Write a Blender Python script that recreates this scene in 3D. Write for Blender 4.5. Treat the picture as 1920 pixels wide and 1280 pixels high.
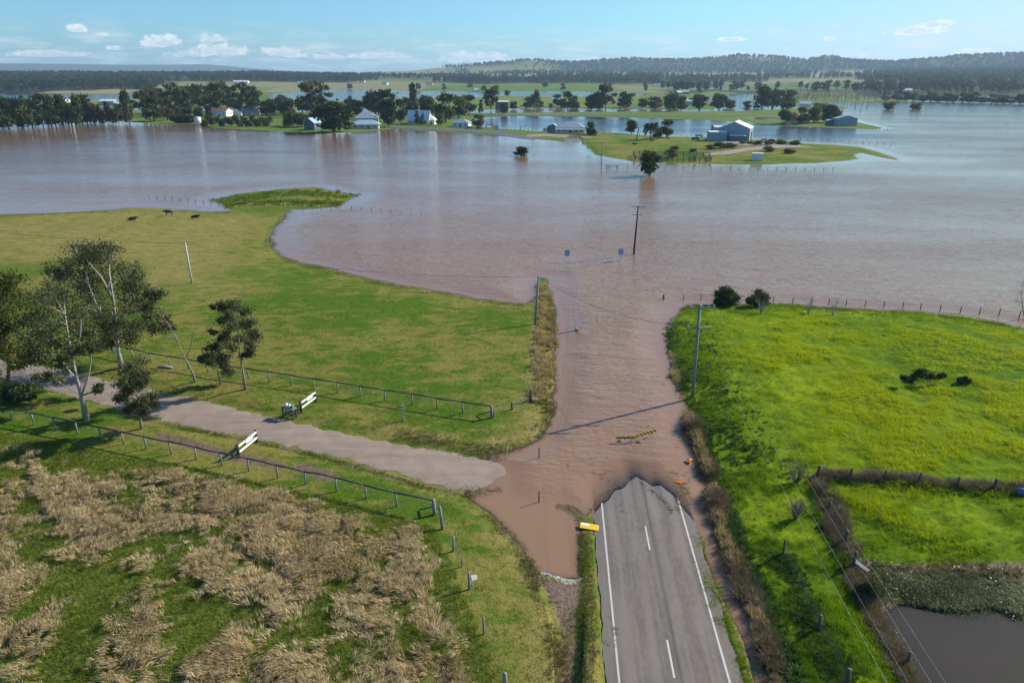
import bpy, math, random
import numpy as np
from mathutils import Vector, Matrix, Euler

random.seed(7)
RNG = np.random.default_rng(7)
sc = bpy.context.scene
for o in list(bpy.data.objects):
    bpy.data.objects.remove(o)
COL = sc.collection
R = math.radians

# ------------------------------------------------------------------ camera
F, CX, CY, H = 1320.0, 960.0, 640.0, 33.0       # focal length in photo pixels, centre, flying height (m)
PITCH = math.atan(500.0 / F)
cam = bpy.data.cameras.new('camera')
camo = bpy.data.objects.new('camera', cam)
COL.objects.link(camo)
cam.sensor_width = 36.0
cam.lens = F / 1920.0 * 36.0
cam.clip_start = 0.5
cam.clip_end = 60000
camo.location = (0, 0, H)
camo.rotation_euler = (math.pi / 2 - PITCH, 0, 0)
sc.camera = camo

# ------------------------------------------------------------------ view
sc.view_settings.view_transform = 'Standard'
sc.view_settings.look = 'None'
sc.view_settings.exposure = 0.53
sc.view_settings.gamma = 1.0
sc.view_settings.use_curve_mapping = False
sc.render.engine = 'CYCLES'

SUN_AZ = R(63.0)      # clockwise from +Y (straight ahead): the sun stands ahead and to the right
SUN_EL = R(31.0)

# ------------------------------------------------------------------ small helpers
def ray(px, py):
    a, b = (px - CX) / F, (CY - py) / F
    c, s = math.cos(PITCH), math.sin(PITCH)
    return Vector((a, c + b * s, -s + b * c))

def at(px, py, z=0.0):
    d = ray(px, py)
    t = (z - H) / d.z
    return Vector((d.x * t, d.y * t, z))

def on_plane(px, py, Y):
    d = ray(px, py)
    t = Y / d.y
    return Vector((d.x * t, Y, H + d.z * t))

def depth_scale(Y, z=0.0):
    """metres per photo pixel for something at distance Y, height z"""
    return (Y * math.cos(PITCH) + (H - z) * math.sin(PITCH)) / F

class Nodes:
    def __init__(self, tree):
        self.t = tree
        tree.nodes.clear()
    def n(self, kind, **kw):
        nd = self.t.nodes.new(kind)
        for k, v in kw.items():
            if k.startswith('i_'):
                key = k[2:]
                key = int(key) if key.isdigit() else key.replace('_', ' ')
                nd.inputs[key].default_value = v
            else:
                setattr(nd, k, v)
        return nd
    def l(self, a, b):
        self.t.links.new(a, b)
    def sock(self, v, inp):
        if isinstance(v, (int, float)):
            inp.default_value = v
        elif isinstance(v, (tuple, list)):
            inp.default_value = v
        else:
            self.l(v, inp)
    def math(self, op, a, b=0.0, c=0.0, clamp=False):
        nd = self.n('ShaderNodeMath', operation=op, use_clamp=clamp)
        self.sock(a, nd.inputs[0]); self.sock(b, nd.inputs[1]); self.sock(c, nd.inputs[2])
        return nd.outputs[0]
    def mix(self, f, a, b, blend='MIX'):
        nd = self.n('ShaderNodeMix', data_type='RGBA', blend_type=blend)
        self.sock(f, nd.inputs[0])
        self.sock(a if not isinstance(a, tuple) else (*a[:3], 1), nd.inputs[6])
        self.sock(b if not isinstance(b, tuple) else (*b[:3], 1), nd.inputs[7])
        return nd.outputs[2]
    def noise(self, vec, scale, detail=3, rough=0.55, dist=0.0):
        nd = self.n('ShaderNodeTexNoise')
        nd.inputs['Scale'].default_value = scale
        nd.inputs['Detail'].default_value = detail
        nd.inputs['Roughness'].default_value = rough
        nd.inputs['Distortion'].default_value = dist
        if vec is not None:
            self.l(vec, nd.inputs['Vector'])
        return nd.outputs['Fac']
    def ss(self, v, lo, hi):
        nd = self.n('ShaderNodeMapRange', interpolation_type='SMOOTHSTEP')
        self.sock(v, nd.inputs[0])
        nd.inputs[1].default_value = lo; nd.inputs[2].default_value = hi
        return nd.outputs[0]
    def mapping(self, vec, loc=(0, 0, 0), rot=(0, 0, 0), scale=(1, 1, 1)):
        nd = self.n('ShaderNodeMapping')
        nd.inputs[1].default_value = loc; nd.inputs[2].default_value = rot; nd.inputs[3].default_value = scale
        self.l(vec, nd.inputs[0])
        return nd.outputs[0]
    def attr(self, name, kind='GEOMETRY'):
        nd = self.n('ShaderNodeAttribute', attribute_name=name, attribute_type=kind)
        return nd

# ------------------------------------------------------------------ world: Nishita sky and cumulus near the horizon
def az_el(px, py):
    d = ray(px, py)
    return math.degrees(math.atan2(d.x, d.y)), math.degrees(math.atan2(d.z, math.hypot(d.x, d.y)))

world = bpy.data.worlds.new('World')
sc.world = world
world.use_nodes = True
W = Nodes(world.node_tree)
world.cycles.sampling_method = 'MANUAL'
world.cycles.sample_map_resolution = 256
sky = W.n('ShaderNodeTexSky', sky_type='NISHITA', sun_disc=False)
sky.sun_elevation = SUN_EL
sky.sun_rotation = SUN_AZ
sky.altitude = 30
sky.air_density = 1.0
sky.dust_density = 0.6
sky.ozone_density = 1.6
tc = W.n('ShaderNodeTexCoord')
sep = W.n('ShaderNodeSeparateXYZ')
W.l(tc.outputs['Generated'], sep.inputs[0])
az = W.math('MULTIPLY', W.math('ARCTAN2', sep.outputs[0], sep.outputs[1]), 57.29578)
hyp = W.math('SQRT', W.math('ADD', W.math('MULTIPLY', sep.outputs[0], sep.outputs[0]), W.math('MULTIPLY', sep.outputs[1], sep.outputs[1])))
el = W.math('MULTIPLY', W.math('ARCTAN2', sep.outputs[2], hyp), 57.29578)
cmb = W.n('ShaderNodeCombineXYZ')
W.l(az, cmb.inputs[0]); W.l(W.math('MULTIPLY', el, 1.7), cmb.inputs[1])
n_big = W.noise(cmb.outputs[0], 1.15, 5, 0.68)
n_fin = W.noise(cmb.outputs[0], 2.4, 4, 0.6)
# cumulus heads: pixel of the base centre, half width and height in pixels (all turned into azimuth / elevation)
CLOUDS = [(303, 82, 40, 20), (145, 57, 22, 12), (400, 76, 22, 14), (415, 99, 55, 18), (535, 103, 48, 16),
          (213, 92, 13, 8), (95, 104, 80, 11), (350, 104, 45, 10), (620, 108, 30, 9), (190, 66, 12, 6), (710, 107, 55, 10), (893, 113, 75, 16), (1120, 115, 40, 8), (1370, 76, 26, 8),
          (1560, 75, 17, 7), (1715, 61, 58, 15), (1755, 49, 36, 12), (1637, 104, 30, 8), (1830, 106, 60, 16),
          (1905, 112, 50, 12), (2120, 96, 90, 22), (-140, 92, 90, 18)]
g = None
wob = W.math('MULTIPLY', W.math('SUBTRACT', n_big, 0.5), 3.4)
azel = W.n('ShaderNodeCombineXYZ')
W.l(az, azel.inputs[0]); W.l(el, azel.inputs[1])
def vm(op, a, *bs):
    nd = W.n('ShaderNodeVectorMath', operation=op)
    W.l(a, nd.inputs[0])
    for i, b_ in enumerate(bs):
        if isinstance(b_, tuple): nd.inputs[i + 1].default_value = b_
        else: W.l(b_, nd.inputs[i + 1])
    return nd.outputs['Value'] if op in ('LENGTH', 'DOT_PRODUCT') else nd.outputs['Vector']
for (px, py, hw, hh) in CLOUDS:
    a0, e0 = az_el(px, py)
    a1, _ = az_el(px + hw, py)
    _, e1 = az_el(px, py - hh)
    w_, h_ = max(abs(a1 - a0), .1) * 1.15, max(abs(e1 - e0), .1) * 1.1
    q = vm('MULTIPLY_ADD', azel.outputs[0], (1 / w_, 1 / h_, 0), (-a0 / w_, -e0 / h_, 0))
    q = vm('MAXIMUM', q, vm('MULTIPLY', q, (-1, -3, 1)))       # flat base
    q = vm('DOT_PRODUCT', q, q)
    g = q if g is None else W.math('MINIMUM', g, q)
g = W.math('SUBTRACT', 1.0, g)
g = W.math('MAXIMUM', g, -1.5)
dens = W.ss(W.math('ADD', W.math('ADD', g, wob), W.math('MULTIPLY', W.math('SUBTRACT', n_fin, 0.5), 1.3)), 0.1, 0.75)
# thin streaks all round the horizon
cm2 = W.n('ShaderNodeCombineXYZ')
W.l(W.math('MULTIPLY', az, 0.25), cm2.inputs[0]); W.l(W.math('MULTIPLY', el, 1.5), cm2.inputs[1])
streak = W.ss(W.noise(cm2.outputs[0], 1.2, 5, 0.65), 0.44, 0.68)
band = W.math('MULTIPLY', W.ss(el, 0.0, 0.6), W.math('SUBTRACT', 1.0, W.ss(el, 1.2, 4.0)))
thin = W.math('MULTIPLY', W.math('MULTIPLY', streak, band), 0.7)
cshade = W.ss(W.math('ADD', g, W.math('MULTIPLY', W.math('SUBTRACT', n_fin, 0.5), 2.0)), 1.1, 0.35)
ccol = W.mix(cshade, (5.4, 6.3, 7.1), (8.4, 8.4, 8.4))
# photo's cyan cast of the sky
skyc = W.mix(1.0, sky.outputs[0], (0.50, 0.91, 1.27), 'MULTIPLY')
skyc = W.mix(0.85, skyc, (4.9, 6.5, 7.3), 'DARKEN')
c1 = W.mix(thin, skyc, (6.6, 7.2, 7.5))
c2 = W.mix(W.math('MULTIPLY', dens, 0.92), c1, ccol)
bg = W.n('ShaderNodeBackground')
W.l(c2, bg.inputs[0])
bg.inputs[1].default_value = 0.092
out = W.n('ShaderNodeOutputWorld')
W.l(bg.outputs[0], out.inputs[0])

# ------------------------------------------------------------------ sun
sun = bpy.data.lights.new('sun', 'SUN')
sun.energy = 5.0
sun.angle = R(0.53)
sun.color = (1.0, 0.94, 0.83)
suno = bpy.data.objects.new('sun', sun)
COL.objects.link(suno)
sdir = Vector((math.sin(SUN_AZ) * math.cos(SUN_EL), math.cos(SUN_AZ) * math.cos(SUN_EL), math.sin(SUN_EL)))
suno.rotation_euler = sdir.to_track_quat('Z', 'Y').to_euler()
suno.location = (60, 30, 60)

# ------------------------------------------------------------------ materials
def new_mat(name):
    m = bpy.data.materials.new(name)
    m.use_nodes = True
    return m, Nodes(m.node_tree)

def finish(N, shader, disp=None):
    o = N.n('ShaderNodeOutputMaterial')
    N.l(shader, o.inputs[0])

def simple(name, col, rough=0.7, var=0.25, scale=3.0, metal=0.0, stretch=(1, 1, 1), bump=0.0, spec=0.4):
    m, N = new_mat(name)
    p = N.n('ShaderNodeBsdfPrincipled')
    tcn = N.n('ShaderNodeTexCoord')
    v = N.mapping(tcn.outputs['Object'], scale=stretch)
    f = N.noise(v, scale, 5, 0.65)
    c = N.mix(f, tuple(x * (1 - var) for x in col), tuple(min(1, x * (1 + var)) for x in col))
    N.l(c, p.inputs['Base Color'])
    p.inputs['Roughness'].default_value = rough
    p.inputs['Metallic'].default_value = metal
    p.inputs['Specular IOR Level'].default_value = spec
    if bump:
        b = N.n('ShaderNodeBump')
        b.inputs['Strength'].default_value = bump
        b.inputs['Distance'].default_value = 0.03
        N.l(f, b.inputs['Height']); N.l(b.outputs[0], p.inputs['Normal'])
    finish(N, p.outputs[0])
    return m

def leaf_mat(name, c0, c1, c2, trans=0.35, inst=False, rough=0.55, spec=0.08):
    """foliage: three colours picked by the leaf's own tint, light passing through"""
    m, N = new_mat(name)
    t = N.attr('tint', 'INSTANCER' if inst else 'GEOMETRY').outputs['Fac']
    c = N.mix(N.ss(t, 0.0, 0.5), c0, c1)
    c = N.mix(N.ss(t, 0.5, 1.0), c, c2)
    if inst:
        oi = N.attr('vt').outputs['Fac']
        c = N.mix(N.math('MULTIPLY', oi, 0.5), c, N.mix(0.5, c, c2))
    d = N.n('ShaderNodeBsdfPrincipled')
    N.l(c, d.inputs['Base Color'])
    d.inputs['Roughness'].default_value = rough
    d.inputs['Specular IOR Level'].default_value = spec
    tr = N.n('ShaderNodeBsdfTranslucent')
    N.l(N.mix(1.0, c, (1.25, 1.2, 0.55), 'MULTIPLY'), tr.inputs[0])
    mx = N.n('ShaderNodeMixShader')
    mx.inputs[0].default_value = trans
    N.l(d.outputs[0], mx.inputs[1]); N.l(tr.outputs[0], mx.inputs[2])
    finish(N, mx.outputs[0])
    return m

M = {}
M['bark_pale'] = simple('bark_pale', (0.34, 0.31, 0.275), 0.8, 0.45, 2.5, stretch=(1, 1, .4), bump=0.4)
M['bark_dark'] = simple('bark_dark', (0.16, 0.125, 0.095), 0.9, 0.4, 3, stretch=(1, 1, .3), bump=0.5)
M['bark_grey'] = simple('bark_grey', (0.27, 0.235, 0.20), 0.9, 0.35, 3, stretch=(1, 1, .3), bump=0.5)
M['leaf_gum'] = leaf_mat('leaf_gum', (.050, .058, .027), (.095, .108, .050), (.185, .190, .092), .3)
M['leaf_olive'] = leaf_mat('leaf_olive', (.045, .064, .015), (.095, .115, .028), (.180, .195, .052), .3)
M['leaf_dark'] = leaf_mat('leaf_dark', (.016, .030, .011), (.036, .058, .020), (.072, .102, .034), .2)
M['leaf_mid'] = leaf_mat('leaf_mid', (.030, .046, .016), (.062, .086, .028), (.120, .142, .050), .25)
M['leaf_brown'] = leaf_mat('leaf_brown', (.055, .050, .028), (.100, .088, .050), (.150, .130, .080), .25)
M['timber_dark'] = simple('timber_dark', (0.055, 0.055, 0.060), 0.75, 0.45, 6, stretch=(1, 1, .3), bump=0.3)
M['timber_grey'] = simple('timber_grey', (0.22, 0.205, 0.185), 0.85, 0.35, 6, stretch=(1, 1, .25), bump=0.4)
M['timber_brown'] = simple('timber_brown', (0.10, 0.080, 0.062), 0.85, 0.4, 6, stretch=(1, 1, .25), bump=0.4)
M['pole_green'] = simple('pole_green', (0.20, 0.235, 0.205), 0.8, 0.25, 4, stretch=(1, 1, .15), bump=0.2)
M['pole_pale'] = simple('pole_pale', (0.48, 0.49, 0.44), 0.8, 0.2, 4, stretch=(1, 1, .15), bump=0.2)
M['pole_black'] = simple('pole_black', (0.035, 0.032, 0.032), 0.7, 0.3, 4)
M['white_paint'] = simple('white_paint', (0.78, 0.77, 0.73), 0.5, 0.12, 3)
M['black_paint'] = simple('black_paint', (0.02, 0.02, 0.022), 0.5, 0.3, 3)
M['insulator'] = simple('insulator', (0.55, 0.55, 0.52), 0.3, 0.1, 3)
M['cable'] = simple('cable', (0.06, 0.06, 0.065), 0.6, 0.1, 3)
M['cable_alu'] = simple('cable_alu', (0.42, 0.42, 0.42), 0.45, 0.1, 3, metal=0.6)
M['galv'] = simple('galv', (0.42, 0.43, 0.44), 0.45, 0.15, 5, metal=0.7)
M['line_paint'] = simple('line_paint', (0.50, 0.48, 0.44), 0.8, 0.4, 14, bump=0.1)
M['yellow_sign'] = simple('yellow_sign', (0.80, 0.50, 0.02), 0.4, 0.08, 3)
M['orange'] = simple('orange', (0.85, 0.22, 0.02), 0.5, 0.12, 4)
M['hazard_yellow'] = simple('hazard_yellow', (0.62, 0.36, 0.03), 0.5, 0.15, 8)
M['hazard_black'] = simple('hazard_black', (0.018, 0.016, 0.015), 0.5, 0.2, 8)
M['sign_blue_shade'] = simple('sign_blue_shade', (0.22, 0.46, 0.78), 0.4, 0.06, 3)  # speed plate is white; the blue of its shaded side is put into the colour
M['sign_ring'] = simple('sign_ring', (0.09, 0.045, 0.16), 0.4, 0.1, 3)  # red ring, coloured dark purple as it looks in shade
M['sign_face'] = simple('sign_face', (0.62, 0.72, 0.86), 0.4, 0.06, 3)  # white face with the same bluish shade painted in
M['jug_teal'] = simple('jug_teal', (0.05, 0.26, 0.25), 0.4, 0.1, 3)
M['wall_white'] = simple('wall_white', (0.72, 0.71, 0.67), 0.7, 0.1, .6)
M['wall_cream'] = simple('wall_cream', (0.60, 0.55, 0.46), 0.7, 0.1, .6)
M['wall_blue'] = simple('wall_blue', (0.24, 0.32, 0.37), 0.55, 0.12, .5, stretch=(3, 3, .2))
M['wall_slate'] = simple('wall_slate', (0.09, 0.13, 0.16), 0.55, 0.12, .5, stretch=(3, 3, .2))
M['wall_brick'] = simple('wall_brick', (0.28, 0.16, 0.11), 0.85, 0.2, 2)
M['wall_metal'] = simple('wall_metal', (0.40, 0.42, 0.41), 0.5, 0.15, .6, metal=0.3, stretch=(4, 4, .2))
M['roof_grey'] = simple('roof_grey', (0.36, 0.39, 0.42), 0.5, 0.12, .5, metal=0.2, stretch=(3, 3, .3))
M['roof_white'] = simple('roof_white', (0.74, 0.74, 0.72), 0.5, 0.1, .5, stretch=(3, 3, .3))
M['roof_blue'] = simple('roof_blue', (0.32, 0.47, 0.52), 0.5, 0.1, .5, stretch=(3, 3, .3))
M['roof_red'] = simple('roof_red', (0.27, 0.13, 0.10), 0.7, 0.15, .8)
M['glass'] = simple('glass', (0.03, 0.04, 0.05), 0.12, 0.1, 2, spec=0.6)
M['doorway_shade'] = simple('doorway_shade', (0.012, 0.012, 0.013), 0.9, 0.1, 2)  # near-black that paints the shade inside an open doorway
M['cow_black'] = simple('cow_black', (0.014, 0.011, 0.010), 0.75, 0.3, 4)
M['cow_red'] = simple('cow_red', (0.12, 0.045, 0.022), 0.75, 0.3, 4)
M['feather'] = simple('feather', (0.85, 0.85, 0.83), 0.6, 0.05, 4)
M['tyre'] = simple('tyre', (0.02, 0.02, 0.02), 0.8, 0.2, 4)
M['car_white'] = simple('car_white', (0.75, 0.75, 0.75), 0.25, 0.04, 2)
M['car_blue'] = simple('car_blue', (0.07, 0.13, 0.22), 0.25, 0.05, 2)
M['car_dark'] = simple('car_dark', (0.03, 0.035, 0.04), 0.25, 0.05, 2)
M['debris'] = simple('debris', (0.27, 0.20, 0.13), 0.95, 0.4, 6)
M['reed_tan'] = leaf_mat('reed_tan', (.190, .135, .062), (.390, .292, .150), (.620, .480, .280), .2, inst=True, rough=.7)
M['grass_green'] = leaf_mat('grass_green', (.045, .100, .006), (.100, .162, .010), (.205, .200, .036), .38, inst=True, rough=.6)
M['field_green'] = leaf_mat('field_green', (.070, .130, .010), (.150, .215, .022), (.300, .290, .075), .4, inst=True, rough=.6)
M['grass_lush'] = leaf_mat('grass_lush', (.030, .100, .004), (.118, .228, .004), (.330, .390, .005), .45, inst=True, rough=.55)
M['grass_brown'] = leaf_mat('grass_brown', (.095, .078, .042), (.200, .155, .085), (.320, .255, .150), .25, inst=True, rough=.7)
M['brush'] = leaf_mat('brush', (.075, .056, .034), (.165, .125, .080), (.290, .225, .150), .2, inst=True, rough=.8)
M['weed'] = leaf_mat('weed', (.018, .050, .012), (.045, .100, .022), (.100, .170, .040), .3, inst=True, rough=.5)
M['pond_plant'] = leaf_mat('pond_plant', (.070, .090, .022), (.170, .185, .070), (.420, .430, .300), .3, inst=True, rough=.28, spec=.6)
M['forest'] = leaf_mat('forest', (.020, .032, .015), (.042, .060, .028), (.085, .100, .050), .15, inst=True, rough=.7)

# ------------------------------------------------------------------ mesh building
class MB:
    def __init__(self):
        self.v = []; self.f = []; self.mi = []; self.cur = 0
    def face(self, idx):
        self.f.append(idx); self.mi.append(self.cur)
    def box(self, c, s, rot=None):
        c = Vector(c); k = len(self.v)
        for dz in (-.5, .5):
            for dx, dy in ((-.5, -.5), (.5, -.5), (.5, .5), (-.5, .5)):
                p = Vector((dx * s[0], dy * s[1], dz * s[2]))
                if rot is not None:
                    p = rot @ p
                self.v.append(tuple(c + p))
        for q in ((3, 2, 1, 0), (4, 5, 6, 7), (0, 1, 5, 4), (1, 2, 6, 5), (2, 3, 7, 6), (3, 0, 4, 7)):
            self.face(tuple(k + i for i in q))
        return self
    def tube(self, pts, rad, n=8, cap=True):
        pts = [Vector(p) for p in pts]
        if not hasattr(rad, '__len__'):
            rad = [rad] * len(pts)
        k = len(self.v)
        for i, p in enumerate(pts):
            d = (pts[min(i + 1, len(pts) - 1)] - pts[max(i - 1, 0)])
            if d.length < 1e-9:
                d = Vector((0, 0, 1))
            d.normalize()
            ref = Vector((1, 0, 0)) if abs(d.x) < .8 else Vector((0, 1, 0))
            a = d.cross(ref).normalized(); b = d.cross(a)
            for j in range(n):
                t = 2 * math.pi * j / n
                self.v.append(tuple(p + (a * math.cos(t) + b * math.sin(t)) * rad[i]))
        for i in range(len(pts) - 1):
            for j in range(n):
                j2 = (j + 1) % n
                self.face((k + i * n + j2, k + i * n + j, k + (i + 1) * n + j, k + (i + 1) * n + j2))
        if cap:
            self.face(tuple(k + j for j in range(n)))
            e = k + (len(pts) - 1) * n
            self.face(tuple(e + n - 1 - j for j in range(n)))
        return self
    def poly(self, pts):
        k = len(self.v)
        self.v += [tuple(p) for p in pts]
        self.face(tuple(range(k, k + len(pts))))
        return self
    def prism(self, outline, a, b, ax):
        """outline: 2D points in the plane across axis ax, extruded from a to b"""
        k = len(self.v); n = len(outline)
        for t in (a, b):
            for (u, w) in outline:
                self.v.append({'x': (t, u, w), 'y': (u, t, w), 'z': (u, w, t)}[ax])
        self.face(tuple(k + n - 1 - i for i in range(n)))
        self.face(tuple(k + n + i for i in range(n)))
        for i in range(n):
            j = (i + 1) % n
            self.face((k + i, k + j, k + n + j, k + n + i))
        return self
    def mesh(self, name, mats, smooth=False):
        me = bpy.data.meshes.new(name)
        me.from_pydata(self.v, [], self.f)
        for m in (mats if isinstance(mats, (list, tuple)) else [mats]):
            me.materials.append(m)
        if any(self.mi):
            me.polygons.foreach_set('material_index', self.mi)
        if smooth:
            me.polygons.foreach_set('use_smooth', [True] * len(me.polygons))
        me.update()
        return me
    def build(self, name, mats, parent=None, smooth=False, loc=None):
        o = bpy.data.objects.new(name, self.mesh(name, mats, smooth))
        COL.objects.link(o)
        if parent is not None:
            o.parent = parent
        if loc is not None:
            o.location = loc
        return o

def tag(o, label=None, cat=None, group=None, kind=None):
    if label: o['label'] = label
    if cat: o['category'] = cat
    if group: o['group'] = group
    if kind: o['kind'] = kind
    return o

def thing(name, label, cat, loc=(0, 0, 0), rz=0.0, group=None):
    o = bpy.data.objects.new(name, None)
    o.empty_display_size = 0.3
    COL.objects.link(o)
    o.location = loc
    o.rotation_euler = (0, 0, rz)
    return tag(o, label, cat, group)

def copy_tree(o, parent=None):
    c = o.copy()
    COL.objects.link(c)
    c.parent = parent
    for ch in o.children:
        copy_tree(ch, c)
    return c

# ------------------------------------------------------------------ numpy noise and polygons
def _hash(ix, iy, seed):
    n = (ix.astype(np.int64) * 374761393 + iy.astype(np.int64) * 668265263 + seed * 974711) & 0x7fffffff
    n = ((n ^ (n >> 13)) * 1274126177) & 0x7fffffff
    return ((n ^ (n >> 16)) & 0xffff) / 65535.0

def vnoise(x, y, seed=0):
    ix, iy = np.floor(x), np.floor(y)
    fx, fy = x - ix, y - iy
    fx = fx * fx * (3 - 2 * fx); fy = fy * fy * (3 - 2 * fy)
    a = _hash(ix, iy, seed); b = _hash(ix + 1, iy, seed)
    c = _hash(ix, iy + 1, seed); d = _hash(ix + 1, iy + 1, seed)
    return (a * (1 - fx) + b * fx) * (1 - fy) + (c * (1 - fx) + d * fx) * fy

def fbm(x, y, wl, octv=3, seed=0):
    """-1..1, wavelength wl metres"""
    s = 0.0; amp = 1.0; tot = 0.0
    for k in range(octv):
        s = s + amp * (vnoise(x / wl * 2 ** k + 17.3 * k, y / wl * 2 ** k - 9.1 * k, seed + k) * 2 - 1)
        tot += amp; amp *= 0.5
    return s / tot

def sdf(x, y, poly):
    """signed distance to a polygon, positive inside"""
    P = np.asarray(poly, float)
    A = P; B = np.roll(P, -1, axis=0)
    n = x.size
    res = np.empty(n)
    step = max(1, int(2.5e6 // len(P)))
    for s in range(0, n, step):
        X = x[s:s + step, None]; Y = y[s:s + step, None]
        ex, ey = (B - A)[:, 0], (B - A)[:, 1]
        wx, wy = X - A[:, 0], Y - A[:, 1]
        t = np.clip((wx * ex + wy * ey) / (ex * ex + ey * ey + 1e-12), 0, 1)
        d2 = (wx - ex * t) ** 2 + (wy - ey * t) ** 2
        c1 = (A[:, 1] <= Y) != (B[:, 1] <= Y)
        xi = A[:, 0] + (Y - A[:, 1]) * ex / np.where(np.abs(ey) < 1e-12, 1e-12, ey)
        ins = (np.sum(c1 & (X < xi), axis=1) % 2) == 1
        d = np.sqrt(d2.min(axis=1))
        res[s:s + step] = np.where(ins, d, -d)
    return res

def wp(pts, z=0.0):
    return [tuple(at(px, py, z)[:2]) for px, py in pts]

def sstep(v, a, b):
    t = np.clip((v - a) / (b - a), 0, 1)
    return t * t * (3 - 2 * t)

# ------------------------------------------------------------------ the lie of the land
LAND_LEFT = wp([(-420, 412), (0, 402), (100, 399), (180, 395), (265, 389), (340, 393), (400, 397), (440, 396), (425, 386), (398, 377), (440, 364),
                (520, 355), (590, 351), (640, 361), (668, 367), (650, 379), (628, 387), (590, 391), (548, 393), (530, 405), (515, 425), (508, 445), (515, 465),
                (530, 480), (560, 492), (600, 500), (650, 512), (690, 525), (740, 535), (790, 541), (850, 550), (900, 560), (950, 567), (992, 572), (1004, 552),
                (1013, 520), (1022, 520), (1033, 545), (1041, 590), (1041, 650), (1037, 720), (1034, 770), (1025, 800), (1008, 822), (985, 835), (950, 845), (925, 851),
                (912, 862), (944, 882), (942, 905), (935, 917), (868, 921), (905, 950), (950, 990), (980, 1030), (1003, 1072), (1060, 1085), (1090, 1084), (1086, 1040),
                (1087, 1000), (1090, 985), (1082, 965), (1060, 948), (1075, 950), (1098, 968), (1115, 945), (1130, 922), (1160, 907), (1190, 893), (1212, 910),
                (1235, 927), (1250, 945), (1265, 960), (1285, 948), (1298, 975), (1312, 1020), (1335, 1080), (1362, 1145), (1392, 1210), (1415, 1285), (1500, 1600)]) \
            + [(18, -150), (-700, -150), (-700, 120)]
LAND_RIGHT = wp([(1276, 578), (1300, 570), (1350, 574), (1430, 568), (1480, 570), (1560, 576), (1620, 580), (1700, 584), (1800, 590), (1860, 601), (1925, 616), (2300, 660)]) \
            + [(420, 40), (420, -150), (24, -150)] + wp([(1560, 1600), (1450, 1285), (1425, 1200), (1398, 1120), (1365, 1050), (1343, 985), (1330, 920), (1312, 860),
                (1292, 800), (1284, 755), (1268, 700), (1256, 650), (1255, 615)])
VILLAGE = wp([(-900, 236), (-300, 232), (0, 228), (200, 226), (260, 230), (300, 234), (375, 232), (400, 240), (450, 243), (530, 247), (600, 251), (680, 248), (740, 242),
              (800, 247), (870, 250), (905, 253), (960, 257), (1010, 262), (1050, 265), (1100, 272), (1118, 290), (1190, 303), (1300, 308), (1440, 309), (1530, 306),
              (1580, 302), (1612, 298), (1602, 290), (1615, 287), (1645, 294), (1684, 301), (1680, 296), (1640, 283), (1610, 275), (1560, 271), (1500, 268), (1440, 263),
              (1330, 257), (1240, 256), (1150, 249), (1040, 248), (960, 243), (900, 239), (880, 232), (885, 222), (960, 218), (1100, 219), (1200, 222), (1330, 226),
              (1400, 230), (1470, 236), (1500, 238), (1560, 240), (1640, 243), (1655, 240), (1605, 229), (1595, 222), (1560, 209), (1588, 204), (1590, 201), (1550, 199), (1480, 204), (1400, 208),
              (1300, 209), (1200, 209), (1100, 210), (1000, 211), (900, 212), (760, 212), (620, 211), (480, 210), (300, 207), (0, 203), (-900, 203)])
FAR_FIELD = wp([(-900, 199), (0, 199), (300, 202), (480, 205), (700, 205), (900, 206), (1000, 203), (1100, 204), (1250, 205), (1330, 206), (1350, 199), (1325, 190), (1330, 182), (1360, 177),
                (1400, 176), (1440, 180), (1420, 186), (1400, 189), (1440, 195), (1500, 196), (1560, 192), (1680, 191), (1725, 189), (1700, 179), (1740, 177), (1930, 179), (2700, 182)]) \
            + [(40000, 900), (40000, 40000), (-40000, 40000), (-40000, 900)]
# the hummock behind the lake's right end (trees standing in water) stays flooded
FAR_WATER = [wp(p) for p in (
    [(-900, 175), (0, 174.5), (150, 176), (280, 176), (290, 187), (130, 187), (0, 188.5), (-900, 190)],
    [(505, 176), (560, 171), (620, 168), (690, 167.5), (760, 171), (850, 170.5), (900, 173), (960, 171), (1040, 171), (1120, 172), (1180, 173), (1216, 178), (1180, 181),
     (1080, 181.5), (960, 180), (870, 183), (740, 184), (640, 188.5), (540, 190.5), (505, 186)],
    [(1255, 165.5), (1290, 162), (1350, 163.5), (1412, 165), (1412, 170.5), (1340, 168.5), (1270, 168)],
    [(1444, 165), (1490, 165.5), (1560, 166.5), (1560, 168.5), (1490, 168), (1444, 168)])]
CAUSEWAY_POOL = wp([(1398, 222), (1430, 220), (1475, 222), (1475, 226), (1430, 225)])
POND = wp([(1650, 1150), (1690, 1130), (1740, 1140), (1800, 1147), (1850, 1137), (1900, 1152), (2000, 1158), (2300, 1240), (2350, 1500), (1850, 1560), (1745, 1320), (1712, 1252), (1682, 1200), (1655, 1168)])
DITCH_LEFT = wp([(1010, 1078), (1088, 1088), (1083, 1150), (1074, 1290), (1060, 1420), (1030, 1420), (1056, 1290), (1055, 1200), (1040, 1130)])
DRIVE_UP = [(-160, 640), (20, 678), (110, 694), (210, 716), (300, 737), (380, 754), (480, 776), (560, 796), (640, 813), (720, 829), (800, 840), (870, 849), (915, 858)]
DRIVE_LO = [(-220, 668), (-20, 705), (70, 724), (160, 752), (270, 781), (380, 806), (480, 822), (560, 841), (650, 861), (760, 891), (850, 911), (905, 916), (945, 914)]
DRIVE = wp(DRIVE_UP, .3) + wp([(1000, 872), (1000, 905)], 0) + wp(DRIVE_LO[::-1], .3)

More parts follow.
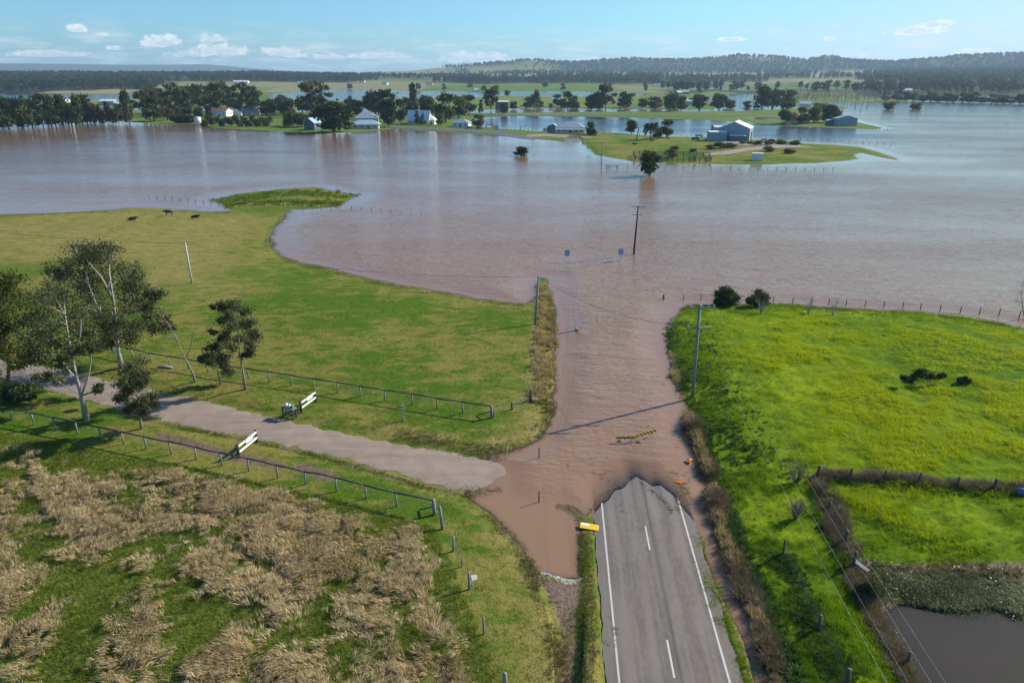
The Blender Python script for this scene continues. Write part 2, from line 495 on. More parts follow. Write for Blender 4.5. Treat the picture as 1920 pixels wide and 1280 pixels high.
# the road: a straight cambered strip that dips under the flood
RA, RB = at(1263, 1280, .3), at(1201, 940, .1)
RDIR = Vector((0.0650, 1.0, 0)).normalized()
RC0 = Vector((9.42, 31.2, 0))           # centre line at the bottom of the picture
RN = Vector((RDIR.y, -RDIR.x, 0))       # to the right
RHALF = 3.95
def road_st(x, y):
    dx, dy = x - RC0.x, y - RC0.y
    return dx * RDIR.x + dy * RDIR.y, dx * RN.x + dy * RN.y     # along, across
def road_z(s, t):
    base = 0.272 - 0.0122 * s
    base = np.where(s > 60, 0.272 - 0.0122 * 60, base)
    sh = np.shape(s); ss_, tt_ = np.ravel(s), np.ravel(t)
    wob_ = fbm(tt_, ss_, 1.5, 3, 33) * .008 + fbm(tt_ * 3, ss_, 7.0, 2, 34) * .012
    return base - 0.040 * (t / 3.95) ** 2 - .034 * np.abs(t / 3.95) - .010 * np.exp(-((np.abs(t) - 1.2) / .45) ** 2) + .004 + np.reshape(wob_, sh)

# hills: height (m) over distance (columns of photo x)
HC = np.array([-900, 0, 300, 480, 640, 760, 850, 940, 990, 1080, 1150, 1280, 1340, 1380, 1440, 1500, 1550, 1600, 1660, 1750, 1800, 1920, 2500], float)
HD = np.array([0, 1200, 1500, 1800, 2300, 3000, 4000, 5000, 6500, 9000, 14000], float)
HT = np.zeros((len(HC), len(HD)))
H5 = [22, 22, 22, 26, 34, 52, 76, 100, 116, 98, 110, 106, 114, 132, 126, 106, 124, 106, 98, 112, 126, 132, 128]
H3 = [25, 25, 25, 27, 20, 20, 20, 22, 22, 24, 24, 24, 22, 22, 22, 22, 22, 24, 26, 28, 30, 32, 32]
H4 = [22, 22, 22, 28, 28, 28, 30, 32, 34, 36, 38, 38, 38, 40, 40, 40, 42, 48, 46, 46, 46, 48, 48]
for i in range(len(HC)):
    HT[i] = [0, .6, 1.6, 4, 13 if HC[i] < 600 else 9 if HC[i] < 1500 else 16, H3[i], H4[i], H5[i], H5[i] * .6, 20, 15]

def hills(x, y):
    D = np.hypot(x, y)
    yy = np.maximum(y, 1.0)
    u = np.clip(x / yy / 0.935 * F + 960, HC[0], HC[-1])
    u = np.where(y <= 1, np.where(x < 0, HC[0], HC[-1]), u)
    out = np.zeros_like(D)
    m = D > 1150
    if m.any():
        uu, dd = u[m], np.clip(D[m], 0, HD[-1] - 1)
        iu = np.clip(np.searchsorted(HC, uu) - 1, 0, len(HC) - 2)
        idd = np.clip(np.searchsorted(HD, dd, side='right') - 1, 0, len(HD) - 2)
        fu = (uu - HC[iu]) / (HC[iu + 1] - HC[iu]); fd = (dd - HD[idd]) / (HD[idd + 1] - HD[idd])
        fu = fu * fu * (3 - 2 * fu)
        fd = fd * fd * (3 - 2 * fd)
        v = (HT[iu, idd] * (1 - fu) + HT[iu + 1, idd] * fu) * (1 - fd) + (HT[iu, idd + 1] * (1 - fu) + HT[iu + 1, idd + 1] * fu) * fd
        n = fbm(x[m], y[m], 900, 4, 31)
        v = v * (1 + 0.16 * n)
        # the blue range on the far left
        mt = np.exp(-((D[m] - 11500) / 1300) ** 2) * np.clip(1 - (uu - 380) / 330, 0, 1) * (150 + 40 * fbm(x[m], y[m], 2200, 4, 5))
        out[m] = np.maximum(v, mt)
    return out

def land_sd(x, y):
    near = np.hypot(x, y) < 420
    sd = np.full(x.shape, -50.0)
    if near.any():
        xs, ys = x[near], y[near]
        s = np.maximum(sdf(xs, ys, LAND_LEFT), sdf(xs, ys, LAND_RIGHT))
        s = s
        s = s + (fbm(xs, ys, 2.6, 3, 3) * 0.34 + fbm(xs, ys, 9.0, 2, 4) * .35) * np.clip(np.hypot(xs, ys) / 60, .5, 3)
        sd[near] = s
    far = np.hypot(x, y) > 210
    if far.any():
        xs, ys = x[far], y[far]
        v = np.maximum(sdf(xs, ys, VILLAGE), sdf(xs, ys, FAR_FIELD))
        for w in FAR_WATER:
            v = np.minimum(v, -sdf(xs, ys, w))
        v = np.minimum(v, -sdf(xs, ys, CAUSEWAY_POOL))
        v = v + fbm(xs, ys, 22, 3, 9) * np.clip(np.hypot(xs, ys) / 300, .6, 6) * 1.0
        sd[far] = np.maximum(sd[far], v)
    return sd

def height(x, y, full=False):
    x = np.atleast_1d(np.asarray(x, float)); y = np.atleast_1d(np.asarray(y, float))
    sd = land_sd(x, y)
    D = np.hypot(x, y)
    L = np.clip(D / 18, 4.5, 60)
    h = np.where(sd > 0, 0.6 * (1 - np.exp(-sd / L)), np.maximum(-1.6, 0.6 * (1 - np.exp(-sd / L)) * 1.0))
    inl = sstep(sd, 0.3, 8.0)
    nr = D < 420
    if nr.any():
        xs, ys, il = x[nr], y[nr], inl[nr]
        hh = h[nr] + il * 0.22 * fbm(xs, ys, 22, 3, 41)
        rt = sstep(sdf(xs, ys, LAND_RIGHT), 0.5, 4.0)
        # the rank right-hand pasture lies in low swells
        sw = fbm(xs * .8 + ys * .5, ys * .9 - xs * .35, 3.1, 3, 51)
        hh = hh + rt * (0.27 * sw + 0.35 * sstep(sdf(xs, ys, LAND_RIGHT), 2, 14) + 0.09 * fbm(xs, ys, 1.1, 2, 52))
        po = sdf(xs, ys, POND)
        hh = np.where(po > -6, np.minimum(hh, 0.05 + np.clip(-po, 0, 6) * 0.14), hh)
        hh = np.where(po > 0, -0.15 - 0.1 * np.clip(po, 0, 6), hh)
        rd = sdf(xs, ys, REED)
        hh = hh + sstep(rd, 0.0, 2.0) * (0.10 * fbm(xs, ys, 1.5, 3, 61) + 0.10 * fbm(xs, ys, 4.5, 2, 62))
        dl = sdf(xs, ys, DITCH_LEFT)
        hh = np.where(dl > -.6, np.minimum(hh, .03 + np.clip(-dl, 0, 1) * .3 + .02 * fbm(xs, ys, 1.2, 2, 63)), hh)
        # the drive
        ds = sdf(xs, ys, DRIVE)
        mouth = -((xs - MOUTH.x) * .93 + (ys - MOUTH.y) * -.36)
        dz = np.clip((mouth - 1.6) * 0.03, -0.3, 0.42) + .035 * fbm(xs, ys, 2.2, 3, 66) * sstep(-mouth, -9, -3)
        k = sstep(ds, -2.2, -0.1)
        hh = hh * (1 - k) + (dz - 0.03) * k
        # a wet gutter along the drive's lower side
        h[nr] = hh
        s, t = road_st(xs, ys)
        rz = road_z(s, t)
        k = 1 - sstep(np.abs(t), RHALF - .05, RHALF + 1.1)
        h[nr] = np.where((s > -200) & (s < 300), np.where(k > 0, np.minimum(h[nr], h[nr] * (1 - k) + (rz - 0.05) * k + 0.0), h[nr]), h[nr])
        inside = np.abs(t) < RHALF + .1
        h[nr] = np.where(inside, rz - 0.06, h[nr])
        # verge stands a little over the seal's edge when dry
        vg = (np.abs(t) >= RHALF + .1) & (np.abs(t) < RHALF + 1.0) & (sd[nr] > 0)
        h[nr] = np.where(vg, np.maximum(h[nr], np.minimum(rz + .02, .35)), h[nr])
    h = h + np.where(sd > 0, hills(x, y) * sstep(D, 1150, 1500) * sstep(sd, 0, 120), 0)
    if full:
        return h, sd
    return h

REED = wp([(-420, 790), (0, 818), (100, 828), (190, 850), (330, 872), (470, 902), (600, 928), (740, 962), (812, 985), (840, 1045), (868, 1115), (905, 1195), (950, 1300), (1010, 1600), (-900, 1600)], .5)
MOUTH = at(940, 898)

def ground(px, py):
    """where the sight line of a photo pixel meets the land"""
    if py < 178:
        d = ray(px, py); k = math.hypot(d.x, d.y)
        D = np.geomspace(600, 9000, 500) / k
        z = H + d.z * D
        hh = height(d.x * D, d.y * D)
        i = int(np.argmax(z <= hh)) if (z <= hh).any() else int(np.argmin(z - hh))
        return Vector((d.x * D[i], d.y * D[i], float(hh[i])))
    z = 0.3
    for _ in range(4):
        p = at(px, py, z)
        z = max(-0.6, float(height(p.x, p.y)[0]))
    return Vector((p.x, p.y, z))

def hz(x, y):
    return float(height(x, y)[0])

# ------------------------------------------------------------------ terrain sheet and water sheet (rings get wider with distance)
fine = np.radians(np.arange(-46, 46.01, 0.17))
coarse_r = np.radians(np.arange(49, 180, 4.0)); coarse_l = -coarse_r[::-1]
ang = np.concatenate([coarse_l, fine, coarse_r])
rad = [3.0, 8.0, 14.0, 20.0, 24.0]
while rad[-1] < 135: rad.append(rad[-1] * 1.0046)
while rad[-1] < 420: rad.append(rad[-1] * 1.0075)
while rad[-1] < 3000: rad.append(rad[-1] * 1.013)
while rad[-1] < 14500: rad.append(rad[-1] * 1.02)
rad = np.array(rad)
NA, NR = len(ang), len(rad)
gx = (np.sin(ang)[None, :] * rad[:, None]).ravel()
gy = (np.cos(ang)[None, :] * rad[:, None]).ravel()
gh, gsd = height(gx, gy, True)

ii, jj = np.meshgrid(np.arange(NR - 1), np.arange(NA - 1), indexing='ij')
q0 = (ii * NA + jj).ravel()
quads = np.stack([q0, q0 + NA, q0 + NA + 1, q0 + 1], axis=1)[:, ::-1]
wrap = np.arange(NR - 1) * NA
quads = np.concatenate([quads, np.stack([wrap + NA - 1, wrap + 2 * NA - 1, wrap + NA, wrap], axis=1)[:, ::-1]])

def mesh_np(name, co, quads, mat, smooth=True):
    me = bpy.data.meshes.new(name)
    me.vertices.add(len(co)); me.vertices.foreach_set('co', np.ascontiguousarray(co, dtype=np.float32).ravel())
    me.loops.add(quads.size); me.loops.foreach_set('vertex_index', quads.astype(np.int32).ravel())
    me.polygons.add(len(quads))
    me.polygons.foreach_set('loop_start', np.arange(0, quads.size, quads.shape[1], dtype=np.int32))
    me.polygons.foreach_set('use_smooth', np.full(len(quads), smooth))
    me.materials.append(mat)
    me.update(calc_edges=True)
    me.validate()
    return me

def fattr(me, name, arr, typ='FLOAT'):
    a = me.attributes.new(name, typ, 'POINT')
    a.data.foreach_set('value' if typ in ('FLOAT', 'INT') else 'vector', np.ascontiguousarray(arr, dtype=np.int32 if typ == 'INT' else np.float32).ravel())

# cover masks: what grows or lies where
nearm = np.hypot(gx, gy) < 420
c_reed = np.zeros(gx.size); c_lush = np.zeros(gx.size); c_wet = np.zeros(gx.size); c_dry = np.zeros(gx.size); c_wood = np.zeros(gx.size); c_field = np.zeros(gx.size)
xs, ys = gx[nearm], gy[nearm]
c_reed[nearm] = sstep(sdf(xs, ys, REED), -.3, .6)
lr = sdf(xs, ys, LAND_RIGHT)
c_lush[nearm] = sstep(lr, .1, .8)
PONDM = wp([(1590, 1050), (1640, 1068), (1700, 1072), (1800, 1068), (1940, 1072), (2400, 1080), (2400, 1400), (1730, 1300), (1690, 1225), (1655, 1165), (1625, 1120)])
WETS = [wp(p, .3) for p in ([(290, 815), (330, 820), (390, 838), (440, 852), (520, 868), (560, 885), (500, 882), (420, 866), (350, 845), (290, 830)],
                            [(560, 868), (620, 885), (650, 905), (600, 905), (550, 888)],
                            [(270, 785), (380, 809), (480, 826), (560, 845), (650, 866), (760, 895), (850, 914), (850, 922), (760, 904), (650, 876), (560, 854), (480, 835), (380, 817), (270, 793)],
                            [(1003, 1074), (1090, 1086), (1082, 1160), (1075, 1290), (1050, 1290), (1058, 1200), (1040, 1140)])]
w = np.zeros(xs.size)
for p in WETS:
    w = np.maximum(w, sstep(sdf(xs, ys, p), -.5, .5))
w = np.maximum(w, sstep(sdf(xs, ys, PONDM), -.6, .4))
w = np.maximum(w, 1 - sstep(gsd[nearm], -.1, .35))
c_wet[nearm] = w
# bands of bleached grass: round the turning, along the flood's reach, top of the left paddock
DRYS = [wp(p, .3) for p in ([(1040, 690), (1030, 790), (1000, 830), (930, 846), (800, 825), (720, 805), (760, 800), (900, 818), (985, 800), (1005, 755), (1008, 690)],
                            [(860, 915), (920, 950), (960, 990), (990, 1030), (1010, 1080), (1060, 1200), (1060, 1300), (990, 1300), (985, 1150), (960, 1060), (910, 985), (850, 935), (700, 890), (690, 875)],
                            [(-300, 410), (0, 410), (300, 400), (480, 400), (505, 450), (470, 500), (380, 540), (200, 530), (0, 500), (-300, 500)],
                            [(1000, 545), (1035, 545), (1042, 640), (1036, 740), (990, 755), (1000, 640)],
                            [(1095, 985), (1120, 1290), (1085, 1290), (1090, 1100)])]
d = np.zeros(xs.size)
for p in DRYS:
    d = np.maximum(d, sstep(sdf(xs, ys, p) + fbm(xs, ys, 7, 3, 64) * np.clip(np.hypot(xs, ys) / 22 - 1.2, .8, 7), -1.6, 1.6) if p is not DRYS[2] else 1.0 * sstep(sdf(xs, ys, p) + fbm(xs, ys, 18, 3, 65) * 14, -9, 9))
c_dry[nearm] = d
farm = ~nearm
xf, yf = gx[farm], gy[farm]
uf = xf / np.maximum(yf, 1) / 0.935 * F + 960
Df = np.hypot(xf, yf)
# straw-coloured flats on the far left, hill pasture, woods
c_dry[farm] = np.clip(sstep(-uf, -420, -250) * sstep(Df, 900, 1300) + 0.8 * sstep(Df, 2600, 4200) * sstep(fbm(xf, yf, 1100, 3, 77), -.25, .35), 0, 1)
c_field[farm] = 1
def woods(u, D):
    """how thickly the far country is wooded, 0..1"""
    q = np.sin(D * .011) + np.sin(D * .0041 + u * .02) + np.sin(u * .05)
    D = D + 55 * q; u = u + 26 * np.sin(D * .013 + 1) + 14 * np.sin(D * .031)
    a = ((u < 300) & (D > 1720) & (D < 3400)) * 1.0
    a = np.maximum(a, ((u >= 300) & (u < 690) & (D > 2350) & (D < 3700)) * 1.0)
    a = np.maximum(a, ((u >= 560) & (u < 900) & (D > 2700) & (D < 3300)) * .55)
    a = np.maximum(a, ((u >= 830) & (u < 1330) & (D > 2150) & (D < 2850)) * 1.0)
    a = np.maximum(a, ((u >= 1200) & (u < 1420) & (D > 2400) & (D < 2900)) * .8)
    a = np.maximum(a, ((u >= 1250) & (u < 1660) & (D > 1480) & (D < 1650)) * .75)
    a = np.maximum(a, ((u >= 1430) & (u < 1700) & (D > 2700) & (D < 3050)) * .8)
    a = np.maximum(a, ((u >= 1640) & (D > 1330) & (D < 4300)) * 1.0)
    return a
wz = woods(uf, Df)
hillwood = sstep(fbm(xf, yf, 800, 3, 91), -.45, -.1) * sstep(Df, 3900, 4300) * sstep(uf, 830, 900)
c_wood[farm] = np.maximum(np.maximum(wz, hillwood), sstep(Df, 8000, 9000))

def g_mat():
    m, N = new_mat('ground')
    pos = N.n('ShaderNodeNewGeometry').outputs['Position']
    reed, lush, wet, dry, wood, field = (N.attr(k).outputs['Fac'] for k in ('c_reed', 'c_lush', 'c_wet', 'c_dry', 'c_wood', 'c_field'))
    n1 = N.noise(pos, 0.045, 4, .6); n2 = N.noise(N.mapping(pos, scale=(1, 2.2, 1)), 0.32, 5, .68); n3 = N.noise(pos, 2.6, 4, .7); n4 = N.noise(pos, 9.0, 3, .7)
    # grazed paddock: green with bleached patches
    pk = N.math('ADD', N.math('MULTIPLY', n1, .8), N.math('ADD', N.math('MULTIPLY', n2, .75), N.math('MULTIPLY', n3, .4)))
    past = N.mix(N.ss(pk, .90, 1.07), (.060, .128, .006), (.235, .190, .050))
    past = N.mix(N.ss(n3, .35, .75), past, N.mix(.55, past, (.075, .135, .014)))
    past = N.mix(N.math('MULTIPLY', N.ss(n4, .5, .75), .5), past, (.22, .185, .05))
    dryc = N.mix(N.ss(N.math('ADD', N.math('MULTIPLY', n2, .6), N.math('MULTIPLY', n3, .5)), .35, .75), (.140, .142, .024), (.320, .252, .092))
    c = N.mix(N.math('MULTIPLY', dry, .85), past, dryc)
    c = N.mix(reed, c, N.mix(N.ss(n3, .4, .65), (.085, .135, .014), (.20, .17, .06)))
    lu = N.mix(N.ss(N.math('ADD', N.math('MULTIPLY', n1, .9), N.math('MULTIPLY', n2, .6)), .5, 1.0), (.045, .120, .004), (.235, .290, .004))
    lu = N.mix(N.ss(n3, .4, .75), lu, N.mix(.6, lu, (.09, .14, .02)))
    c = N.mix(lush, c, lu)
    # far farmland: fields of different greens
    vor = N.n('ShaderNodeTexVoronoi')
    vor.inputs['Scale'].default_value = 0.0034
    N.l(N.mapping(pos, scale=(1, .6, 1), rot=(0, 0, .3)), vor.inputs['Vector'])
    vsep = N.n('ShaderNodeSeparateColor'); N.l(vor.outputs['Color'], vsep.inputs[0])
    ff = N.mix(vsep.outputs[0], (.085, .150, .022), (.150, .185, .040))
    ff = N.mix(N.ss(vsep.outputs[1], .62, .8), ff, (.215, .200, .095))
    ff = N.mix(N.ss(N.noise(pos, .012, 4, .65), .45, .7), ff, N.mix(.45, ff, (.20, .19, .08)))
    ff = N.mix(N.math('MULTIPLY', dry, .85), ff, N.mix(N.noise(pos, .01, 4, .6), (.19, .175, .075), (.36, .28, .15)))
    c = N.mix(field, c, ff)
    c = N.mix(wood, c, N.mix(n1, (.022, .032, .016), (.045, .055, .026)))
    mud = N.mix(N.ss(n3, .3, .7), (.125, .075, .045), (.205, .130, .082))
    c = N.mix(N.math('MULTIPLY', wet, N.ss(N.math('ADD', wet, N.math('SUBTRACT', n3, .5)), .25, .8)), c, mud)
    p = N.n('ShaderNodeBsdfPrincipled')
    N.l(c, p.inputs['Base Color'])
    N.sock(N.math('SUBTRACT', .95, N.math('MULTIPLY', wet, .45)), p.inputs['Roughness'])
    N.sock(N.math('ADD', .04, N.math('MULTIPLY', wet, .25)), p.inputs['Specular IOR Level'])
    b = N.n('ShaderNodeBump'); b.inputs['Strength'].default_value = 0.9; b.inputs['Distance'].default_value = 0.16
    N.l(N.math('ADD', N.math('MULTIPLY', n3, .8), N.math('MULTIPLY', n4, .5)), b.inputs['Height'])
    N.l(b.outputs[0], p.inputs['Normal'])
    finish(N, p.outputs[0])
    return m
M['ground'] = g_mat()
gme = mesh_np('ground', np.stack([gx, gy, gh], 1), quads, M['ground'])
for k, a in (('c_reed', c_reed), ('c_lush', c_lush), ('c_wet', c_wet), ('c_dry', c_dry), ('c_wood', c_wood), ('c_field', c_field)):
    fattr(gme, k, a)
go = bpy.data.objects.new('ground', gme); COL.objects.link(go)
tag(go, 'green and straw coloured farmland rising to wooded hills', 'ground', kind='structure')

def water_mat(name, deep, k, ripple, base_rough=.06):
    m, N = new_mat(name)
    pos = N.n('ShaderNodeNewGeometry').outputs['Position']
    dep = N.attr('depth').outputs['Fac']
    rip = N.attr('fetch').outputs['Fac']
    wv = N.mapping(pos, rot=(0, 0, R(9)), scale=(.36, 1.0, 1))
    a = N.noise(wv, 1.05, 3, .55, .35)
    a3 = N.noise(pos, 1.7, 2, .5, .3)
    a2 = N.noise(N.mapping(pos, rot=(0, 0, R(-7)), scale=(.35, 1.0, 1)), 2.3, 2, .5, .2)
    big = N.noise(N.mapping(pos, rot=(0, 0, R(25)), scale=(.35, 1, 1)), .028, 3, .55)
    a4 = N.noise(N.mapping(pos, rot=(0, 0, R(14)), scale=(.42, 1.0, 1)), .30, 3, .6, .5)
    hgt = N.math('ADD', N.math('ADD', N.math('ADD', a, N.math('MULTIPLY', a2, .35)), N.math('MULTIPLY', a3, .35)), N.math('MULTIPLY', a4, 1.6))
    amp = N.math('MULTIPLY', rip, N.math('ADD', .45, N.math('MULTIPLY', N.ss(big, .3, .7), .75)))
    b = N.n('ShaderNodeBump'); b.inputs['Strength'].default_value = 1.0
    b.inputs['Distance'].default_value = ripple
    N.l(N.math('MULTIPLY', hgt, amp), b.inputs['Height'])
    tone = N.noise(pos, .05, 3, .5)
    col = N.mix(tone, tuple(x * .92 for x in deep), tuple(x * 1.08 for x in deep))
    # far and lagoon water: less silt, and reflected sky blue painted in
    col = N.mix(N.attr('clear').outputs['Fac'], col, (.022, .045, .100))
    p = N.n('ShaderNodeBsdfPrincipled')
    N.l(col, p.inputs['Base Color'])
    p.inputs['Roughness'].default_value = base_rough
    p.inputs['IOR'].default_value = 1.333
    N.l(b.outputs[0], p.inputs['Normal'])
    # clear film over what lies just below: silt hides it within a few centimetres
    gl = N.n('ShaderNodeBsdfGlossy'); gl.inputs['Roughness'].default_value = base_rough
    N.l(b.outputs[0], gl.inputs['Normal'])
    tr = N.n('ShaderNodeBsdfTransparent'); tr.inputs[0].default_value = (.93, .89, .80, 1)
    fr = N.n('ShaderNodeFresnel'); fr.inputs[0].default_value = 1.333; N.l(b.outputs[0], fr.inputs['Normal'])
    film = N.n('ShaderNodeMixShader'); N.l(fr.outputs[0], film.inputs[0]); N.l(tr.outputs[0], film.inputs[1]); N.l(gl.outputs[0], film.inputs[2])
    turb = N.math('SUBTRACT', 1.0, N.math('POWER', 2.71828, N.math('MULTIPLY', N.math('MAXIMUM', dep, 0.0), -k)))
    mx = N.n('ShaderNodeMixShader'); N.l(turb, mx.inputs[0]); N.l(film.outputs[0], mx.inputs[1]); N.l(p.outputs[0], mx.inputs[2])
    finish(N, mx.outputs[0])
    return m
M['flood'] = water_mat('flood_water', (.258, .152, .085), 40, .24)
M['pondw'] = water_mat('pond_water', (.062, .046, .028), 9, .006, .03)

s_, t_ = road_st(gx, gy)
bed = np.where((np.abs(t_) < RHALF) & (np.hypot(gx, gy) < 420), gh + 0.06, gh)
pondsd = np.full(gx.size, -99.0); pondsd[nearm] = sdf(gx[nearm], gy[nearm], POND)
keepv = (gh < 0.25) & (pondsd < -2.0)
kf = keepv[quads].any(axis=1)
wq = quads[kf]
used, inv = np.unique(wq, return_inverse=True)
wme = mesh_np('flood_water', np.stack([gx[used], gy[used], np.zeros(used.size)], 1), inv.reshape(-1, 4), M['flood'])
fattr(wme, 'depth', -bed[used])
du_ = np.hypot(gx[used], gy[used]); fetch = sstep(-gsd[used] / np.clip(du_ / 50, .8, 3.0), 0.3, 3.2) * (.40 + .60 * sstep(-gsd[used], 0, 90) * sstep(du_, 250, 300) + .60 * (1 - sstep(du_, 250, 300))).clip(0, 1)
uu_ = gx[used] / np.maximum(gy[used], 1) / .935 * F + 960
fetch = fetch * (1 - sstep(du_, 110, 230) * (.48 - .28 * sstep(uu_, 1000, 1500)))
PUD = wp([(860, 918), (940, 917), (1010, 935), (1060, 948), (1095, 968), (1095, 1095), (1000, 1090), (900, 980)])
nu = np.hypot(gx[used], gy[used]) < 420
pf = np.zeros(used.size); pf[nu] = sstep(sdf(gx[used][nu], gy[used][nu], PUD), -2.0, 1.0)
fattr(wme, 'fetch', np.clip(fetch * (1 - .88 * pf), 0.04, 1) * np.where(np.hypot(gx[used], gy[used]) < 66, .55 + .45 * sstep(np.hypot(gx[used], gy[used]), 48, 66), 1))
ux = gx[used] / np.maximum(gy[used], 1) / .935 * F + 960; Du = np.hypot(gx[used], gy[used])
skyblue = sstep(Du, 760, 900)
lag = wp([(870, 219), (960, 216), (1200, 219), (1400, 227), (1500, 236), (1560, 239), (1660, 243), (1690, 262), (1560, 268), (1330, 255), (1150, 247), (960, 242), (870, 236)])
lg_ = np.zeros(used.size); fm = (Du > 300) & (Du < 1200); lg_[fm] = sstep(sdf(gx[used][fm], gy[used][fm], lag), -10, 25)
skyblue = np.where(ux > 1560, skyblue * .35, skyblue)
fattr(wme, 'clear', np.clip(np.maximum(skyblue, lg_ * .6) + .25 * sstep(Du, 120, 600), 0, 1))  # weight of the less silty water with sky reflection painted into its blue
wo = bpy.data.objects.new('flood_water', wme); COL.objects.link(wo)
tag(wo, 'wide sheet of brown rippled flood water', 'water', kind='structure')

kf = (pondsd > -1.5)[quads].any(axis=1)
pq = quads[kf]
used, inv = np.unique(pq, return_inverse=True)
pme = mesh_np('pond_water', np.stack([gx[used], gy[used], np.full(used.size, 0.0)], 1), inv.reshape(-1, 4), M['pondw'])
fattr(pme, 'depth', -gh[used]); fattr(pme, 'fetch', np.full(used.size, .5))
po = bpy.data.objects.new('pond_water', pme); COL.objects.link(po)
tag(po, 'dark still water of the farm pond', 'water', kind='structure')

# ------------------------------------------------------------------ sealed road
def asphalt_mat():
    m, N = new_mat('asphalt')
    uv = N.attr('st').outputs['Vector']
    sp = N.n('ShaderNodeSeparateXYZ'); N.l(uv, sp.inputs[0])
    fine_ = N.noise(uv, 26, 3, .7)
    streak = N.noise(N.mapping(uv, scale=(2.6, .07, 1)), 1.0, 5, .65)
    blot = N.noise(N.mapping(uv, scale=(1, .35, 1)), .45, 4, .6, .4)
    at_ = N.math('ABSOLUTE', sp.outputs[0])
    mott = N.noise(N.mapping(uv, scale=(1, .5, 1)), 3.2, 4, .7)
    # the two wheel paths of each lane are polished paler
    wt = N.math('SUBTRACT', 1.0, N.ss(N.math('ABSOLUTE', N.math('SUBTRACT', at_, .95)), .1, .45))
    wt2 = N.math('SUBTRACT', 1.0, N.ss(N.math('ABSOLUTE', N.math('SUBTRACT', at_, 2.45)), .1, .5))
    k = N.math('ADD', N.math('ADD', N.math('MULTIPLY', streak, .6), N.math('MULTIPLY', mott, .35)), N.math('MULTIPLY', blot, .45))
    k = N.math('ADD', k, N.math('MULTIPLY', N.math('ADD', wt, wt2), .10))
    c = N.mix(N.ss(k, .50, .88), (.090, .074, .060), (.196, .162, .132))
    c = N.mix(N.math('MULTIPLY', N.ss(fine_, .35, .8), .4), c, (.20, .172, .152))
    seam = N.math('SUBTRACT', 1.0, N.ss(N.math('ABSOLUTE', N.math('SUBTRACT', sp.outputs[0], N.math('ADD', .28, N.math('MULTIPLY', N.noise(N.mapping(uv, scale=(0, .25, 1)), 1, 2), .25)))), .02, .16))
    c = N.mix(N.math('MULTIPLY', seam, .5), c, (.055, .053, .053))
    mudk = N.math('MULTIPLY', N.ss(N.noise(N.mapping(uv, scale=(1.2, .16, 1)), .8, 4, .6), .50, .72), .45)
    c = N.mix(mudk, c, (.21, .165, .13))
    # brown silt where the flood has just drawn back, on the outer edges
    c = N.mix(N.math('MULTIPLY', N.ss(at_, 3.3, 3.95), N.ss(blot, .3, .6)), c, (.17, .145, .12))
    p = N.n('ShaderNodeBsdfPrincipled')
    N.l(c, p.inputs['Base Color'])
    wetk = N.attr('wet').outputs['Fac']
    N.sock(N.math('SUBTRACT', .85, N.math('MULTIPLY', wetk, .4)), p.inputs['Roughness'])
    p.inputs['Specular IOR Level'].default_value = .3
    b = N.n('ShaderNodeBump'); b.inputs['Strength'].default_value = .4; b.inputs['Distance'].default_value = .02
    N.l(fine_, b.inputs['Height']); N.l(b.outputs[0], p.inputs['Normal'])
    finish(N, p.outputs[0])
    return m
M['asphalt'] = asphalt_mat()

def strip(name, s0, s1, t0, t1, ds, nt, lift, mat, rag=0.0, parent=None):
    ss = np.arange(s0, s1 + ds * .5, ds); tt = np.linspace(t0, t1, nt)
    S, T = np.meshgrid(ss, tt, indexing='ij')
    if rag:
        e = fbm(ss, ss * 0 + 3, 1.1, 3, 15) * rag
        e2 = fbm(ss, ss * 0 + 40, 1.1, 3, 16) * rag
        T[:, 0] += e; T[:, -1] += e2
    X = RC0.x + S * RDIR.x + T * RN.x; Y = RC0.y + S * RDIR.y + T * RN.y
    Z = road_z(S, T) + lift
    n1, n2 = S.shape
    i, j = np.meshgrid(np.arange(n1 - 1), np.arange(n2 - 1), indexing='ij')
    k = (i * n2 + j).ravel()
    q = np.stack([k, k + 1, k + n2 + 1, k + n2], 1)
    me = mesh_np(name, np.stack([X.ravel(), Y.ravel(), Z.ravel()], 1), q, mat)
    fattr(me, 'st', np.stack([T.ravel(), S.ravel(), S.ravel() * 0], 1), 'FLOAT_VECTOR')
    fattr(me, 'wet', sstep(-Z.ravel(), -.07, 0))
    o = bpy.data.objects.new(name, me); COL.objects.link(o)
    if parent: o.parent = parent
    return o
road = strip('road', -45, 130, -RHALF, RHALF, .4, 13, 0, M['asphalt'], .22)
tag(road, 'grey two lane sealed road running down into the flood', 'road', kind='structure')
strip('edge_line', -45, 60, -3.27, -3.15, .5, 2, .004, M['line_paint'], .008, road)
strip('edge_line', -45, 60, 3.10, 3.22, .5, 2, .004, M['line_paint'], .008, road)
s_d = []
for py0 in (983,):
    p = at(1201, py0, .13); s_d.append(road_st(p.x, p.y)[0])
for k in range(-4, 5):
    s1 = s_d[0] + 12.0 * k
    strip('centre_dash', s1 - 3.1, s1, -.06, .06, .5, 2, .004, M['line_paint'], .006, road)

